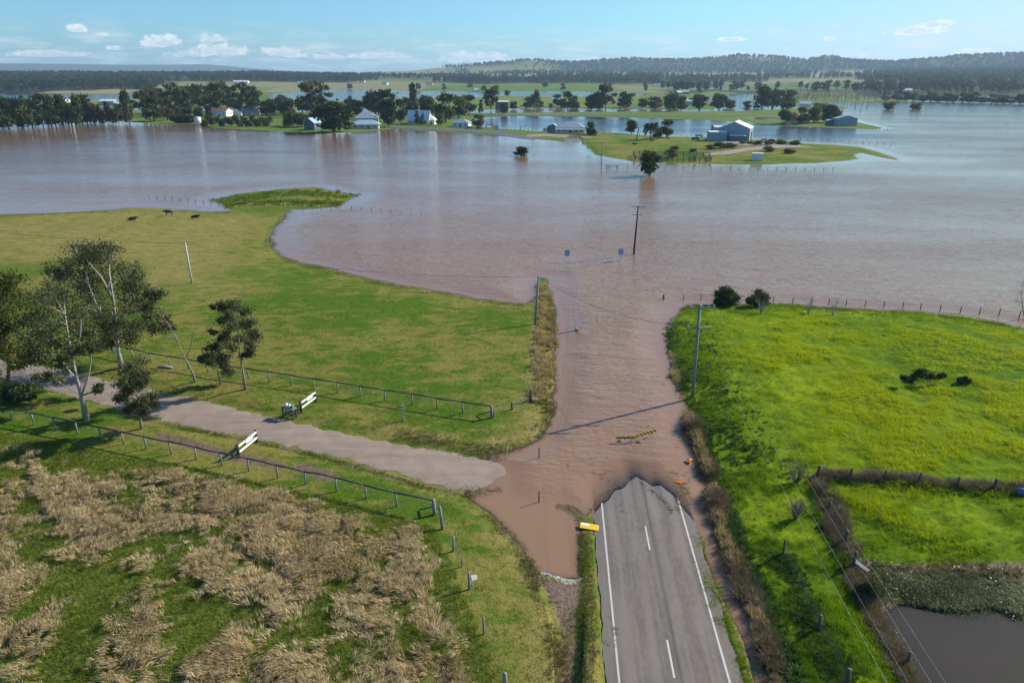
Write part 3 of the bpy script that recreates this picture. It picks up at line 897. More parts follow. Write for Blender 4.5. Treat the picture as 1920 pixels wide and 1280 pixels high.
# ------------------------------------------------------------------ gravel drive
def gravel_mat():
    m, N = new_mat('gravel')
    pos = N.n('ShaderNodeNewGeometry').outputs['Position']
    f = N.noise(pos, 11, 3, .75)
    rut = N.noise(N.mapping(pos, rot=(0, 0, R(24)), scale=(.10, 1.1, 1)), 1.0, 5, .7, .6)
    bl = N.noise(pos, .5, 4, .6)
    c = N.mix(N.ss(N.math('ADD', N.math('MULTIPLY', rut, .7), N.math('MULTIPLY', bl, .5)), .4, .85), (.165, .118, .085), (.320, .235, .175))
    c = N.mix(N.math('MULTIPLY', N.ss(f, .3, .75), .5), c, (.33, .265, .22))
    p = N.n('ShaderNodeBsdfPrincipled'); N.l(c, p.inputs['Base Color']); p.inputs['Roughness'].default_value = .92
    b = N.n('ShaderNodeBump'); b.inputs['Strength'].default_value = .6; b.inputs['Distance'].default_value = .05
    N.l(N.math('ADD', f, rut), b.inputs['Height']); N.l(b.outputs[0], p.inputs['Normal'])
    finish(N, p.outputs[0])
    return m
M['gravel'] = gravel_mat()

def resample(pts, n):
    P = np.array([tuple(p)[:2] for p in pts]); d = np.r_[0, np.cumsum(np.hypot(*np.diff(P, axis=0).T))]
    t = np.linspace(0, d[-1], n)
    return np.stack([np.interp(t, d, P[:, 0]), np.interp(t, d, P[:, 1])], 1)

def ribbon(name, up, lo, n, m, mat, lift, rag, label, cat='track'):
    A, B = resample(up, n), resample(lo, n)
    k = np.arange(n) * .37
    A = A + (fbm(k, k * 0, 1.0, 3, 71) * rag)[:, None] * np.array([.25, 1.0]); B = B + (fbm(k, k * 0 + 9, 1.0, 3, 72) * rag)[:, None] * np.array([.25, 1.0])
    f = np.linspace(0, 1, m)
    P = A[:, None, :] * (1 - f)[None, :, None] + B[:, None, :] * f[None, :, None]
    P = P.reshape(-1, 2)
    Z = height(P[:, 0], P[:, 1]) + lift
    crown = np.tile(1 - np.abs(f * 2 - 1) ** 4, n) * .05
    i, j = np.meshgrid(np.arange(n - 1), np.arange(m - 1), indexing='ij')
    q0 = (i * m + j).ravel()
    q = np.stack([q0, q0 + m, q0 + m + 1, q0 + 1], 1)
    me = mesh_np(name, np.stack([P[:, 0], P[:, 1], Z + crown], 1), q, mat)
    # faces should look up
    if me.polygons[len(me.polygons) // 2].normal.z < 0:
        me.flip_normals()
    o = bpy.data.objects.new(name, me); COL.objects.link(o)
    return tag(o, label, cat, kind='structure')
ribbon('gravel_drive', wp(DRIVE_UP, .3) + wp([(990, 872)], 0), wp(DRIVE_LO, .3) + wp([(990, 905)], 0), 280, 16, M['gravel'], .012, .5, 'pale gravel drive leading off the flooded road')
# far tracks
far_road_u = wp([(720, 236), (760, 237.5), (840, 240.5), (905, 244), (960, 250), (1005, 258)], .5)
far_road_l = wp([(720, 238.5), (760, 240.5), (840, 244.5), (905, 249), (960, 256), (1000, 264)], .5)
M['asphalt_far'] = simple('asphalt_far', (.10, .10, .105), .85, .15, .2)
ribbon('village_road', far_road_u, far_road_l, 80, 5, M['asphalt_far'], .12, .1, 'dark sealed road past the village cottages', 'road')
ribbon('farm_track', wp([(1320, 288), (1360, 284), (1390, 279), (1440, 274), (1480, 273), (1520, 274)], .5), wp([(1322, 292), (1366, 290), (1400, 284), (1445, 279), (1480, 277), (1520, 276)], .5), 60, 5, M['gravel'], .12, .3, 'bare earth track curving past the big farm shed')
ribbon('shed_yard', wp([(1340, 265), (1400, 265.5), (1450, 269), (1500, 271)], .5), wp([(1350, 270), (1400, 273), (1450, 275), (1500, 274)], .5), 40, 5, M['gravel'], .10, .3, 'bare earth yard in front of the big farm shed', 'yard')
ribbon('causeway_road', wp([(890, 215.5), (1000, 215), (1100, 215), (1250, 216), (1400, 215)], .5), wp([(890, 216.6), (1000, 216.2), (1100, 216.2), (1250, 217.3), (1400, 216.2)], .5), 60, 3, M['asphalt_far'], .2, .2, 'narrow sealed road along the grassy causeway', 'road')
ribbon('cottage_drive', wp([(990, 252), (1030, 251), (1070, 254), (1110, 257)], .5), wp([(985, 256), (1030, 256), (1070, 258), (1110, 259)], .5), 40, 4, M['gravel'], .1, .3, 'pinkish gravel drive before the verandah house')
# ------------------------------------------------------------------ scattering: one object holds the pieces and the spots they go to
def scatter_tree():
    if 'scatter' in bpy.data.node_groups:
        return bpy.data.node_groups['scatter']
    t = bpy.data.node_groups.new('scatter', 'GeometryNodeTree')
    t.interface.new_socket('Geometry', in_out='INPUT', socket_type='NodeSocketGeometry')
    t.interface.new_socket('Geometry', in_out='OUTPUT', socket_type='NodeSocketGeometry')
    N = t.nodes
    gi, go_ = N.new('NodeGroupInput'), N.new('NodeGroupOutput')
    def named(name, typ):
        nd = N.new('GeometryNodeInputNamedAttribute'); nd.data_type = typ; nd.inputs['Name'].default_value = name
        return nd.outputs[0]
    pid = named('pid', 'INT')
    cmp_ = N.new('FunctionNodeCompare'); cmp_.data_type = 'INT'; cmp_.operation = 'EQUAL'
    ins = [i for i in cmp_.inputs if i.type == 'INT']
    t.links.new(pid, ins[0]); ins[1].default_value = 0
    sepg = N.new('GeometryNodeSeparateGeometry'); sepg.domain = 'POINT'
    t.links.new(gi.outputs[0], sepg.inputs[0]); t.links.new(cmp_.outputs[0], sepg.inputs[1])
    spl = N.new('GeometryNodeSplitToInstances'); spl.domain = 'POINT'
    t.links.new(sepg.outputs[1], spl.inputs[0]); t.links.new(pid, spl.inputs['Group ID'])
    iop = N.new('GeometryNodeInstanceOnPoints')
    t.links.new(sepg.outputs[0], iop.inputs['Points']); t.links.new(spl.outputs[0], iop.inputs['Instance'])
    iop.inputs['Pick Instance'].default_value = True
    t.links.new(named('idx', 'INT'), iop.inputs['Instance Index'])
    e2r = N.new('FunctionNodeEulerToRotation')
    t.links.new(named('rot', 'FLOAT_VECTOR'), e2r.inputs[0]); t.links.new(e2r.outputs[0], iop.inputs['Rotation'])
    t.links.new(named('scl', 'FLOAT_VECTOR'), iop.inputs['Scale'])
    t.links.new(iop.outputs[0], go_.inputs[0])
    return t

def scatter(name, label, cat, protos, P, rot, scl, tint, mat, rng):
    V, Fc, pid, vt = [], [], [], []
    for k, (v, f, w) in enumerate(protos):
        b = len(V); V += [tuple(p) for p in v]; Fc += [tuple(b + i for i in q) for q in f]; pid += [k + 1] * len(v); vt += list(w)
    n0 = len(V); n = len(P)
    me = bpy.data.meshes.new(name)
    me.from_pydata(V + [tuple(p) for p in P.tolist()], [], Fc)
    me.materials.append(mat)
    scl = np.asarray(scl, float)
    if scl.ndim == 1: scl = np.repeat(scl[:, None], 3, 1)
    fattr(me, 'pid', np.r_[pid, np.zeros(n)], 'INT')
    fattr(me, 'idx', np.r_[np.zeros(n0), rng.integers(0, len(protos), n)], 'INT')
    fattr(me, 'rot', np.r_[np.zeros((n0, 3)), rot], 'FLOAT_VECTOR')
    fattr(me, 'scl', np.r_[np.ones((n0, 3)), scl], 'FLOAT_VECTOR')
    fattr(me, 'tint', np.r_[np.zeros(n0), tint])
    fattr(me, 'vt', np.r_[vt, np.zeros(n)])
    o = bpy.data.objects.new(name, me); COL.objects.link(o)
    md = o.modifiers.new('scatter', 'NODES'); md.node_group = scatter_tree()
    print('SCATTER', name, n)
    return tag(o, label, cat, kind='stuff')

def clump(rng, n, radius, hmin, hmax, width, lean, bias=0.0):
    """a tuft: blades that lean outwards (and along +x by bias)"""
    V, Fc, T = [], [], []
    for _ in range(n):
        a = rng.uniform(0, 2 * math.pi); r = radius * math.sqrt(rng.uniform())
        b = np.array([r * math.cos(a), r * math.sin(a), -.03]); h = rng.uniform(hmin, hmax)
        d = np.array([math.cos(a), math.sin(a), 0]) * lean * rng.uniform(.3, 1.2) + np.array([bias * rng.uniform(.7, 1.3), rng.uniform(-.25, .25) * abs(bias), 0])
        sd_ = np.array([-math.sin(a + rng.uniform(-1, 1)), math.cos(a), 0]); sd_ /= np.linalg.norm(sd_) + 1e-6
        ln = min(np.linalg.norm(d), .97); up = math.sqrt(max(.05, 1 - ln * ln))
        m = b + (d * .35 + np.array([0, 0, max(up, .35) * .62])) * h
        t = b + (d * 1.0 + np.array([0, 0, up * .9])) * h
        k = len(V)
        V += [b - sd_ * width, b + sd_ * width, m + sd_ * width * .8, m - sd_ * width * .8, t]
        Fc += [(k, k + 1, k + 2, k + 3), (k + 3, k + 2, k + 4)]
        c = rng.uniform()
        T += [c] * 5
    return V, Fc, T

def sample_poly(poly, dens, rng, lo=-46, hi=46, ymin=22.0):
    P = np.array(poly)
    x0, y0 = np.maximum(P.min(0), (-130, ymin)); x1, y1 = np.minimum(P.max(0), (130, 260))
    n = int((x1 - x0) * (y1 - y0) * dens)
    x = rng.uniform(x0, x1, n); y = rng.uniform(y0, y1, n)
    k = np.abs(np.degrees(np.arctan2(x, y))) < hi
    x, y = x[k], y[k]
    s = sdf(x, y, poly)
    k = s > 0
    return x[k], y[k], s[k]

rg = np.random.default_rng(11)
# flattened bleached grass of the near field
x, y, s = sample_poly(REED, 34, rg, hi=43)
mask = .8 * fbm(x, y, 8.5, 3, 101) + .95 * fbm(x, y, 2.4, 2, 102) + .10
u_ = x / y
mask -= .35 * sstep(-u_, .62, .80) + 1.1 * (1 - sstep(s, 0.3, 2.6)) + .5 * sstep(y, 44, 56) * sstep(-u_, .45, .6)
# a greener hollow in the middle of the front edge
gc = at(420, 1165, .4); mask -= 1.1 * np.exp(-(((x - gc.x) / 3.6) ** 2 + ((y - gc.y) / 1.8) ** 2))
k = mask + .25 * fbm(x, y, 1.0, 2, 108) > rg.uniform(-.48, .48, x.size)
tx, ty = x[k], y[k]
flow = fbm(tx, ty, 4.0, 2, 103) * 3.6 + math.pi * .92 + fbm(tx, ty, 1.6, 1, 104) * .8
tz = height(tx, ty)
# gaps and ridges: the mat is thrown up in rolls
roll = np.abs(fbm(tx, ty, 2.4, 2, 105))
scl = .72 + .75 * np.clip(1 - roll * 4.0, 0, 1) * .5 + rg.uniform(0, .35, tx.size)
keep = roll > rg.uniform(0, .12, tx.size)
P = np.stack([tx, ty, tz + .40 * sstep(roll, .02, .34)], 1)[keep]
rot = np.stack([rg.normal(0, .12, tx.size), rg.normal(0, .12, tx.size), flow + rg.normal(0, .22, tx.size)], 1)[keep]
tint = np.clip(.5 + .3 * fbm(tx, ty, 3, 3, 106) + rg.normal(0, .26, tx.size), 0, 1)[keep]
pr = [clump(rg, 18, .20, .20, .44, .017, .4, .92) for _ in range(6)] + [clump(rg, 16, .2, .25, .5, .016, .7, .5) for _ in range(3)]
scatter('reed_grass', 'bleached tan long grass flattened into rolls across the near field', 'long grass', pr, P, rot, scl[keep], tint, M['reed_tan'], rg)
# green growth between it
gx2, gy2 = x[~k], y[~k]
kk = rg.uniform(size=gx2.size) < .8
gx2, gy2 = gx2[kk], gy2[kk]
pr = [clump(rg, 18, .2, .10, .26, .014, .7) for _ in range(5)]
scatter('field_grass', 'rough green grass growing between the flattened tan grass', 'grass', pr, np.stack([gx2, gy2, height(gx2, gy2)], 1),
        np.stack([gx2 * 0, gx2 * 0, rg.uniform(0, 6.28, gx2.size)], 1), rg.uniform(.6, 1.25, gx2.size), np.clip(.42 + .35 * fbm(gx2, gy2, 5, 3, 107) + rg.normal(0, .18, gx2.size), 0, 1), M['field_green'], rg)

# short paddock, mown verges
PADDOCK = wp([(-420, 440), (0, 402), (300, 396), (500, 440), (530, 482), (700, 528), (900, 561), (990, 572), (1000, 640), (990, 755), (1030, 760), (1025, 800), (1000, 828), (910, 852),
              (870, 915), (905, 950), (950, 990), (985, 1040), (1005, 1080), (1050, 1200), (1062, 1330), (950, 1330), (900, 1180), (850, 1040), (815, 980), (600, 925), (330, 868), (0, 812), (-420, 760)], .4)
x, y, s = sample_poly(PADDOCK, 9, rg, hi=43)
k = (sdf(x, y, DRIVE) < -.25) & (s > .15) & (rg.uniform(size=x.size) < np.clip(1.25 - np.hypot(x, y) / 110, .12, 1))
x, y = x[k], y[k]
t_ = np.clip(.45 + .35 * fbm(x, y, 9, 3, 121) + .2 * fbm(x, y, 2, 2, 122) + rg.normal(0, .2, x.size), 0, 1)
pr = [clump(rg, 12, .16, .05, .13, .012, .7) for _ in range(5)]
scatter('paddock_grass', 'short grazed grass of the left paddock and mown verges', 'grass', pr, np.stack([x, y, height(x, y)], 1),
        np.stack([x * 0, x * 0, rg.uniform(0, 6.28, x.size)], 1), rg.uniform(.7, 1.5, x.size), t_, M['grass_green'], rg)
k = t_ > .62
scatter('dry_tufts', 'bleached tufts dotted over the left paddock', 'grass', [clump(rg, 12, .2, .06, .18, .012, .75) for _ in range(4)], np.stack([x[k] + .2, y[k], height(x[k] + .2, y[k])], 1),
        np.stack([x[k] * 0, x[k] * 0, rg.uniform(0, 6.28, k.sum())], 1), rg.uniform(.7, 1.6, k.sum()), rg.uniform(.3, 1, k.sum()), M['grass_brown'], rg)

# rank pasture on the right
x, y, s = sample_poly(LAND_RIGHT, 17, rg, hi=43)
po_ = sdf(x, y, PONDM)
fl_ = fbm(x * .8 + y * .5, y * .9 - x * .35, 3.1, 3, 51)
k = (po_ < .2) & (s > .25) & (rg.uniform(size=x.size) < .3 + .7 * sstep(fl_, -.4, .1)) & (rg.uniform(size=x.size) < np.clip(1.55 - np.hypot(x, y) / 90, .22, 1))
x, y, s = x[k], y[k], s[k]
fl = fbm(x * .8 + y * .5, y * .9 - x * .35, 3.1, 3, 51)
yel = np.clip(  .60 + .30 * fbm(x, y, 12, 3, 131) + .40 * fl + .3 * sstep(s, 3, 16) - .42 * (1 - sstep(s, 1, 9)) - .25 * (1 - sstep(y, 38, 60)) + rg.normal(0, .06, x.size), 0, 1)
pr = [clump(rg, 18, .22, .14, .34, .012, .55, .35) for _ in range(6)]
scatter('lush_grass', 'rank yellow green pasture grass in wind-swept swells', 'long grass', pr, np.stack([x, y, height(x, y)], 1),
        np.stack([rg.normal(0, .1, x.size), rg.normal(0, .1, x.size), 2.6 + fbm(x, y, 6, 2, 132) * 1.4 + rg.normal(0, .5, x.size)], 1), (.45 + .75 * np.clip(fl + .5, 0, 1) + rg.uniform(0, .35, x.size)), yel, M['grass_lush'], rg)

# ------------------------------------------------------------------ strips of weed, brush and dead grass along banks and fences
def along(pts, n, spread, rng, z=.4):
    A = resample(wp(pts, z), 400)
    i = rng.integers(0, 399, n); f = rng.uniform(size=n)[:, None]
    c = A[i] * (1 - f) + A[i + 1] * f
    d = A[i + 1] - A[i]; d /= np.linalg.norm(d, axis=1)[:, None] + 1e-9
    off = rng.normal(0, 1, n).clip(-2, 2) * spread
    return c + np.stack([-d[:, 1], d[:, 0]], 1) * off[:, None]

def bank(name, label, cat, lines, protos, mat, size, rng, lift=0.0, seed=0, zmin=-.15):
    P = np.concatenate([along(p, n, sp, rng) for (p, n, sp) in lines])
    x, y = P[:, 0], P[:, 1]
    k = fbm(x, y, 2.3, 2, 200 + seed) > -.55
    x, y = x[k], y[k]
    z = height(x, y)
    m = z > zmin
    x, y, z = x[m], y[m], z[m]
    n = x.size
    big = np.clip(.75 + .6 * fbm(x, y, 2.6, 2, 210 + seed), .35, 1.5)
    return scatter(name, label, cat, protos, np.stack([x, y, z + lift], 1), np.stack([rng.normal(0, .15, n), rng.normal(0, .15, n), rng.uniform(0, 6.28, n)], 1),
            size * big * rng.uniform(.75, 1.25, n), np.clip(.5 + .35 * fbm(x, y, 1.8, 2, 220 + seed) + rng.normal(0, .2, n), 0, 1), mat, rng)

tall = [clump(rg, 22, .16, .5, .95, .014, .45) for _ in range(5)]
twig = [clump(rg, 26, .22, .5, 1.0, .012, .75) for _ in range(5)]
leafy = [clump(rg, 22, .2, .2, .5, .035, .7) for _ in range(5)]
HEDGE_A = [(1292, 772), (1300, 800), (1318, 850), (1334, 900), (1346, 950), (1356, 1000), (1380, 1060), (1408, 1120), (1436, 1200), (1462, 1285)]
bank('bank_brush', 'dead brown brush lining the bank of the right hand ditch', 'brush', [(HEDGE_A[:6], 1000, .42), ([(1356, 1000), (1380, 1060), (1408, 1120), (1436, 1200), (1462, 1285)], 420, .36)], twig, M['brush'], 1.1, rg, seed=1)
bank('bank_straw', 'straw coloured plumes topping the brush along the right hand ditch', 'long grass', [(HEDGE_A[:6], 420, .26), (HEDGE_A[5:], 120, .25)], tall, M['reed_tan'], .85, rg, lift=.15, seed=21)
bank('bank_weed', 'dark green weeds growing on the right hand ditch bank', 'weeds', [([(1300, 760), (1318, 830), (1340, 900), (1358, 960), (1375, 1010), (1402, 1070), (1430, 1130), (1458, 1210), (1480, 1285)], 1500, .5),
     ([(1258, 612), (1262, 650), (1272, 700), (1290, 755)], 420, .5), ([(1275, 600), (1300, 640), (1330, 720), (1380, 800), (1440, 900)], 900, 1.6)], leafy, M['weed'], .9, rg, seed=2)
bank('flood_edge_reeds', 'pale broken reeds at the edge of the flood below the power pole', 'reeds', [([(1258, 655), (1268, 700), (1280, 745), (1290, 780)], 240, .22)], twig, M['reed_tan'], .7, rg, seed=3)
bank('verge_tall_grass', 'tall bleached grass on the narrow verge beside the flooded road', 'long grass', [([(1014, 530), (1016, 580), (1014, 640), (1010, 700), (1006, 752)], 900, .55), ([(1030, 548), (1036, 600), (1036, 660), (1030, 720)], 280, .35)], tall, M['reed_tan'], .85, rg, seed=4)
bank('verge_green', 'green tufts mixed through the tall verge grass', 'grass', [([(1026, 560), (1030, 640), (1026, 720), (1020, 770)], 420, .6)], tall, M['grass_green'], .6, rg, seed=5)
bank('verge_olive', 'olive brush at the flooded tip of the verge', 'brush', [([(1030, 548), (1037, 590), (1038, 640)], 150, .25)], tall, M['grass_brown'], 1.0, rg, seed=6)
bank('turning_fringe', 'short bleached fringe round the flooded turning', 'grass', [([(1034, 745), (1031, 785), (1016, 815), (985, 832), (940, 842), (880, 838), (810, 825), (740, 812)], 1500, .65)], [clump(rg, 16, .18, .12, .32, .013, .6) for _ in range(4)], M['grass_brown'], .8, rg, seed=7)
bank('ditch_fringe', 'muddy green fringe between puddle and road', 'grass', [([(1093, 995), (1096, 1060), (1098, 1120), (1096, 1200), (1092, 1290)], 900, .28), ([(1075, 1130), (1068, 1200), (1075, 1290)], 300, .3)], [clump(rg, 14, .16, .06, .16, .014, .7) for _ in range(4)], M['grass_green'], .9, rg, seed=8)
bank('ditch_olive', 'olive brown turf strip along the left shoulder of the road', 'grass', [([(1092, 990), (1098, 1060), (1101, 1120), (1100, 1200), (1098, 1290)], 800, .3)], [clump(rg, 14, .16, .06, .18, .014, .7) for _ in range(4)], M['grass_brown'], .9, rg, seed=22)
bank('ditch_straw', 'bleached grass along the puddle ditch', 'grass', [([(1108, 1080), (1112, 1160), (1114, 1290)], 260, .16), ([(985, 1040), (1010, 1090), (1035, 1150), (1048, 1210), (1052, 1290)], 620, .4)], [clump(rg, 14, .16, .1, .26, .014, .7) for _ in range(4)], M['grass_brown'], .9, rg, seed=9)
bank('right_verge', 'yellow green grass strip on the right shoulder of the road', 'grass', [([(1304, 985), (1318, 1040), (1338, 1100), (1366, 1170), (1402, 1285)], 900, .33)], [clump(rg, 16, .16, .12, .34, .015, .6) for _ in range(4)], M['grass_lush'], .8, rg, seed=10)
bank('fence_line_brush', 'dead brush grown along the paddock fence lines', 'brush', [([(1528, 896), (1545, 930), (1560, 970), (1580, 1015), (1600, 1060), (1625, 1110), (1655, 1165), (1690, 1230), (1722, 1290)], 1200, .48),
     ([(1535, 893), (1600, 902), (1700, 912), (1800, 920), (1925, 930)], 900, .34)], twig, M['brush'], .75, rg, seed=11)
bank('fence_line_weed', 'dark weeds under the paddock fence lines', 'weeds', [([(1520, 905), (1540, 960), (1565, 1020), (1590, 1075), (1630, 1140), (1690, 1250)], 480, .35), ([(1540, 905), (1620, 913), (1700, 922), (1800, 931), (1925, 938)], 700, .35),
     ([(1465, 1040), (1490, 1090), (1520, 1160), (1560, 1230), (1590, 1290)], 800, .5)], leafy, M['weed'], .75, rg, seed=12)
bank('pond_plants', 'glossy pale leaved water plants round the pond margin', 'water plants', [([(1640, 1090), (1700, 1100), (1780, 1110), (1860, 1105), (1930, 1115)], 2200, 1.0), ([(1740, 1138), (1800, 1143), (1850, 1136), (1920, 1150)], 700, .3),
     ([(1665, 1175), (1685, 1195), (1700, 1215)], 90, .3), ([(1695, 1215), (1720, 1222)], 70, .3)], [clump(rg, 12, .2, .14, .34, .04, .85) for _ in range(4)], M['pond_plant'], .9, rg, lift=.05, seed=13, zmin=-.35)
bank('pond_rushes', 'brown rushes on the muddy pond bank', 'rushes', [([(1600, 1075), (1660, 1075), (1740, 1070), (1840, 1074), (1930, 1078)], 420, .45)], [clump(rg, 18, .18, .2, .5, .014, .5) for _ in range(4)], M['grass_brown'], .8, rg, seed=14)
bank('hummock_grass', 'long green grass on the flooded hummock', 'long grass', [([(410, 376), (470, 368), (540, 362), (600, 360), (650, 368)], 700, 3.0), ([(420, 383), (500, 378), (600, 380), (640, 380)], 500, 2.2)], [clump(rg, 14, .4, .3, .6, .05, .5) for _ in range(4)], M['grass_green'], 1.2, rg, seed=15)
bank('drive_edge_grass', 'ragged grass and torn turf along the lower edge of the drive', 'grass', [([(300, 795), (420, 818), (520, 838), (620, 862), (720, 888), (800, 910), (870, 922), (935, 922)], 900, .22)], [clump(rg, 14, .16, .1, .26, .015, .7) for _ in range(4)], M['grass_green'], .9, rg, seed=16)
SHORE = [([(0, 403), (180, 396), (340, 394), (440, 397)], 520, 1.1), ([(548, 393), (515, 425), (508, 445), (515, 465), (560, 492), (650, 512), (740, 535), (850, 550), (950, 567), (992, 572)], 1500, .75),
         ([(1276, 578), (1300, 570), (1430, 568), (1560, 576), (1700, 584), (1860, 601), (1925, 616)], 1100, .5)]
bank('drowned_grass', 'half drowned straw coloured grass along the flood margin', 'grass', SHORE, [clump(rg, 12, .25, .10, .30, .016, .7) for _ in range(4)], M['grass_brown'], 1.0, rg, seed=23, zmin=-.22)
bank('shore_grass', 'green grass reaching into the edge of the flood', 'grass', SHORE + [([(868, 921), (905, 950), (950, 990), (980, 1030), (1003, 1072)], 420, .3), ([(925, 851), (985, 836), (1022, 805), (1035, 760)], 260, .25)], [clump(rg, 12, .22, .08, .22, .014, .7) for _ in range(4)], M['grass_green'], 1.0, rg, seed=24, zmin=-.16)
# flood wrack: straw and sticks left in lines
def sticks(rng, n):
    V, Fc, T = [], [], []
    for _ in range(n):
        a = rng.uniform(0, 6.28); L = rng.uniform(.08, .32); c = np.array([rng.normal(0, .16), rng.normal(0, .12), rng.uniform(.0, .06)])
        d = np.array([math.cos(a), math.sin(a), rng.uniform(-.1, .25)]) * L * .5; sd_ = np.array([-math.sin(a), math.cos(a), .3]) * .012
        k = len(V); V += [c - d - sd_, c - d + sd_, c + d + sd_, c + d - sd_]; Fc.append((k, k + 1, k + 2, k + 3)); T += [rng.uniform()] * 4
    return V, Fc, T
stk = [sticks(rg, 16) for _ in range(5)]
def wrack(name, label, lines, rng, seed):
    P = np.concatenate([along(p, n, sp, rng, .03) for (p, n, sp) in lines])
    x, y = P[:, 0], P[:, 1]
    s_, t_ = road_st(x, y)
    z = np.where(np.abs(t_) < RHALF, road_z(s_, t_) + .01, np.maximum(height(x, y), -.0) + .01)
    z = np.maximum(z, .004)
    n = x.size
    return scatter(name, label, 'debris', stk, np.stack([x, y, z], 1), np.stack([x * 0, x * 0, rng.uniform(0, 6.28, n)], 1), rng.uniform(.35, .8, n), rng.uniform(.2, 1, n), M['grass_brown'], rng)
wrack('road_wrack', 'line of straw and sticks left by the flood across the road', [([(1100, 966), (1115, 948), (1132, 925), (1160, 910), (1185, 898)], 34, .07), ([(1200, 902), (1225, 920), (1245, 938), (1262, 962)], 40, .08), ([(1262, 958), (1282, 945), (1278, 905)], 60, .3), ([(1140, 1155), (1152, 1180), (1150, 1225)], 9, .3), ([(1165, 965), (1175, 945)], 4, .3)], rg, 1)
wrack('floating_straw', 'loose straw and twigs drifting on the flooded road', [([(1060, 700), (1090, 640), (1070, 560)], 10, 1.5), ([(1255, 840), (1230, 780), (1240, 700)], 16, .8), ([(1150, 905), (1120, 880), (1060, 870)], 14, 1.0), ([(1265, 880), (1285, 900), (1275, 930)], 26, .5)], rg, 6)
wrack('shoulder_wrack', 'heap of sticks and straw at the puddle corner by the road', [([(1045, 945), (1070, 952), (1085, 968), (1098, 985)], 110, .22)], rg, 2)
wrack('drive_wrack', 'tangled flood straw on the mouth of the drive', [([(830, 895), (860, 912), (900, 920), (940, 916)], 120, .3), ([(868, 850), (862, 875), (850, 890)], 30, .25), ([(640, 872), (740, 905), (800, 918)], 60, .25)], rg, 3)
wrack('paddock_wrack', 'dark line of flood straw along the paddock shore', [([(760, 548), (800, 553), (805, 557)], 60, .25), ([(880, 573), (905, 580), (945, 582)], 60, .25), ([(700, 530), (800, 545), (900, 563), (990, 573)], 160, .6)], rg, 4)
wrack('puddle_wrack', 'straw strewn on the grassy bank of the puddle', [([(925, 975), (960, 1010), (985, 1045), (1015, 1090)], 160, .25)], rg, 5)

# ------------------------------------------------------------------ trees
def leaf_cards(C, L, Wd, rng, droop=0.0, flat=0.0):
    n = len(C)
    a = rng.normal(size=(n, 3)); a[:, 2] = a[:, 2] * (1 - flat) - droop * np.abs(rng.normal(size=n))
    a /= np.linalg.norm(a, axis=1)[:, None]
    b = np.cross(a, rng.normal(size=(n, 3))); b /= np.linalg.norm(b, axis=1)[:, None] + 1e-9
    l = (L * rng.uniform(.6, 1.3, n))[:, None] * .5; w = (Wd * rng.uniform(.7, 1.3, n))[:, None] * .5
    V = np.stack([C - a * l, C + b * w, C + a * l, C - b * w], 1).reshape(-1, 3)
    return V, np.arange(n * 4).reshape(-1, 4)

def crown_mesh(name, C, tint, L, Wd, mat, rng, droop=0.0, flat=0.0):
    V, Q = leaf_cards(C, L, Wd, rng, droop, flat)
    me = mesh_np(name, V, Q, mat, False)
    fattr(me, 'tint', np.repeat(tint, 4))
    return me

def bez(p0, p1, rng, sag=.15, n=5):
    p0, p1 = Vector(p0), Vector(p1)
    m = (p0 + p1) * .5 + Vector((0, 0, -sag * (p1 - p0).length * .5)) + Vector(rng.normal(0, .05, 3)) * (p1 - p0).length
    return [p0 * (1 - t) ** 2 + m * 2 * t * (1 - t) + p1 * t * t for t in np.linspace(0, 1, n)]

def tree_px(name, label, base, trunk, blobs, r0, bark, leaf, leaves=60, subs=9, L=.34, Wd=.12, group=None, seed=1, depth=.75, forks=()):
    rng = np.random.default_rng(seed)
    b = ground(*base); Y = b.y; ms = depth_scale(Y)
    root = thing(name, label, 'tree', b, 0, group)
    tp = [Vector((0, 0, -.15))] + [on_plane(px, py, Y + rng.normal(0, .12)) - b for px, py in trunk]
    rr = list(np.linspace(r0 * .7, r0 * .2, len(tp))); rr[0] = r0 * 1.1
    mb = MB(); mb.tube(tp, rr, 8)
    fk = [tp]
    for fp in forks:
        q = [on_plane(px, py, Y + rng.normal(0, .35)) - b for px, py in fp]
        mb.tube(q, list(np.linspace(r0 * .4, r0 * .12, len(q))), 6); fk.append(q)
    allp = [p for q in fk for a_, b_ in zip(q[:-1], q[1:]) for p in (a_, (a_ + b_) * .5, b_)]
    xs_ = [q[0] for q in blobs]; half = (max(xs_) - min(xs_)) * .5 * ms if blobs else 0
    C, T = [], []
    for (px, py, r) in blobs:
        dy = rng.uniform(-1, 1) * min(half, 4.5) * depth
        c = on_plane(px, py, Y + dy) - b; rm = r * ms
        cand = [p for p in allp if p.z < c.z - .1 * rm] or allp[:2]
        a0 = min(cand, key=lambda p: (p - c).length + .6 * max(0, (p.z - c.z + rm)))
        path = bez(a0, c, rng, .2)
        mb.tube(path, list(np.linspace(r0 * .2, r0 * .07, 5)), 5)
        base_t = rng.uniform(.15, .75)
        for _ in range(subs):
            d = rng.normal(size=3); d /= np.linalg.norm(d); d *= rm * rng.uniform(.25, 1.0) ** .6
            d[2] *= .75
            cc = np.array(c) + d
            mb.tube([Vector(np.array(path[3])), Vector(cc)], [r0 * .07, .012], 3, False)
            k = int(leaves * 1.3 * rng.uniform(.6, 1.4))
            sp = rm * .36
            C.append(cc + rng.normal(size=(k, 3)) * np.array([sp, sp, sp * .7]))
            T.append(np.clip(base_t + rng.normal(0, .16) + rng.normal(0, .12, k), 0, 1))
    mb.build('trunk', M[bark], root, True)
    if C:
        me = crown_mesh('crown', np.concatenate(C), np.concatenate(T), L, Wd, M[leaf], rng, .5)
        o = bpy.data.objects.new('crown', me); COL.objects.link(o); o.parent = root
    return root

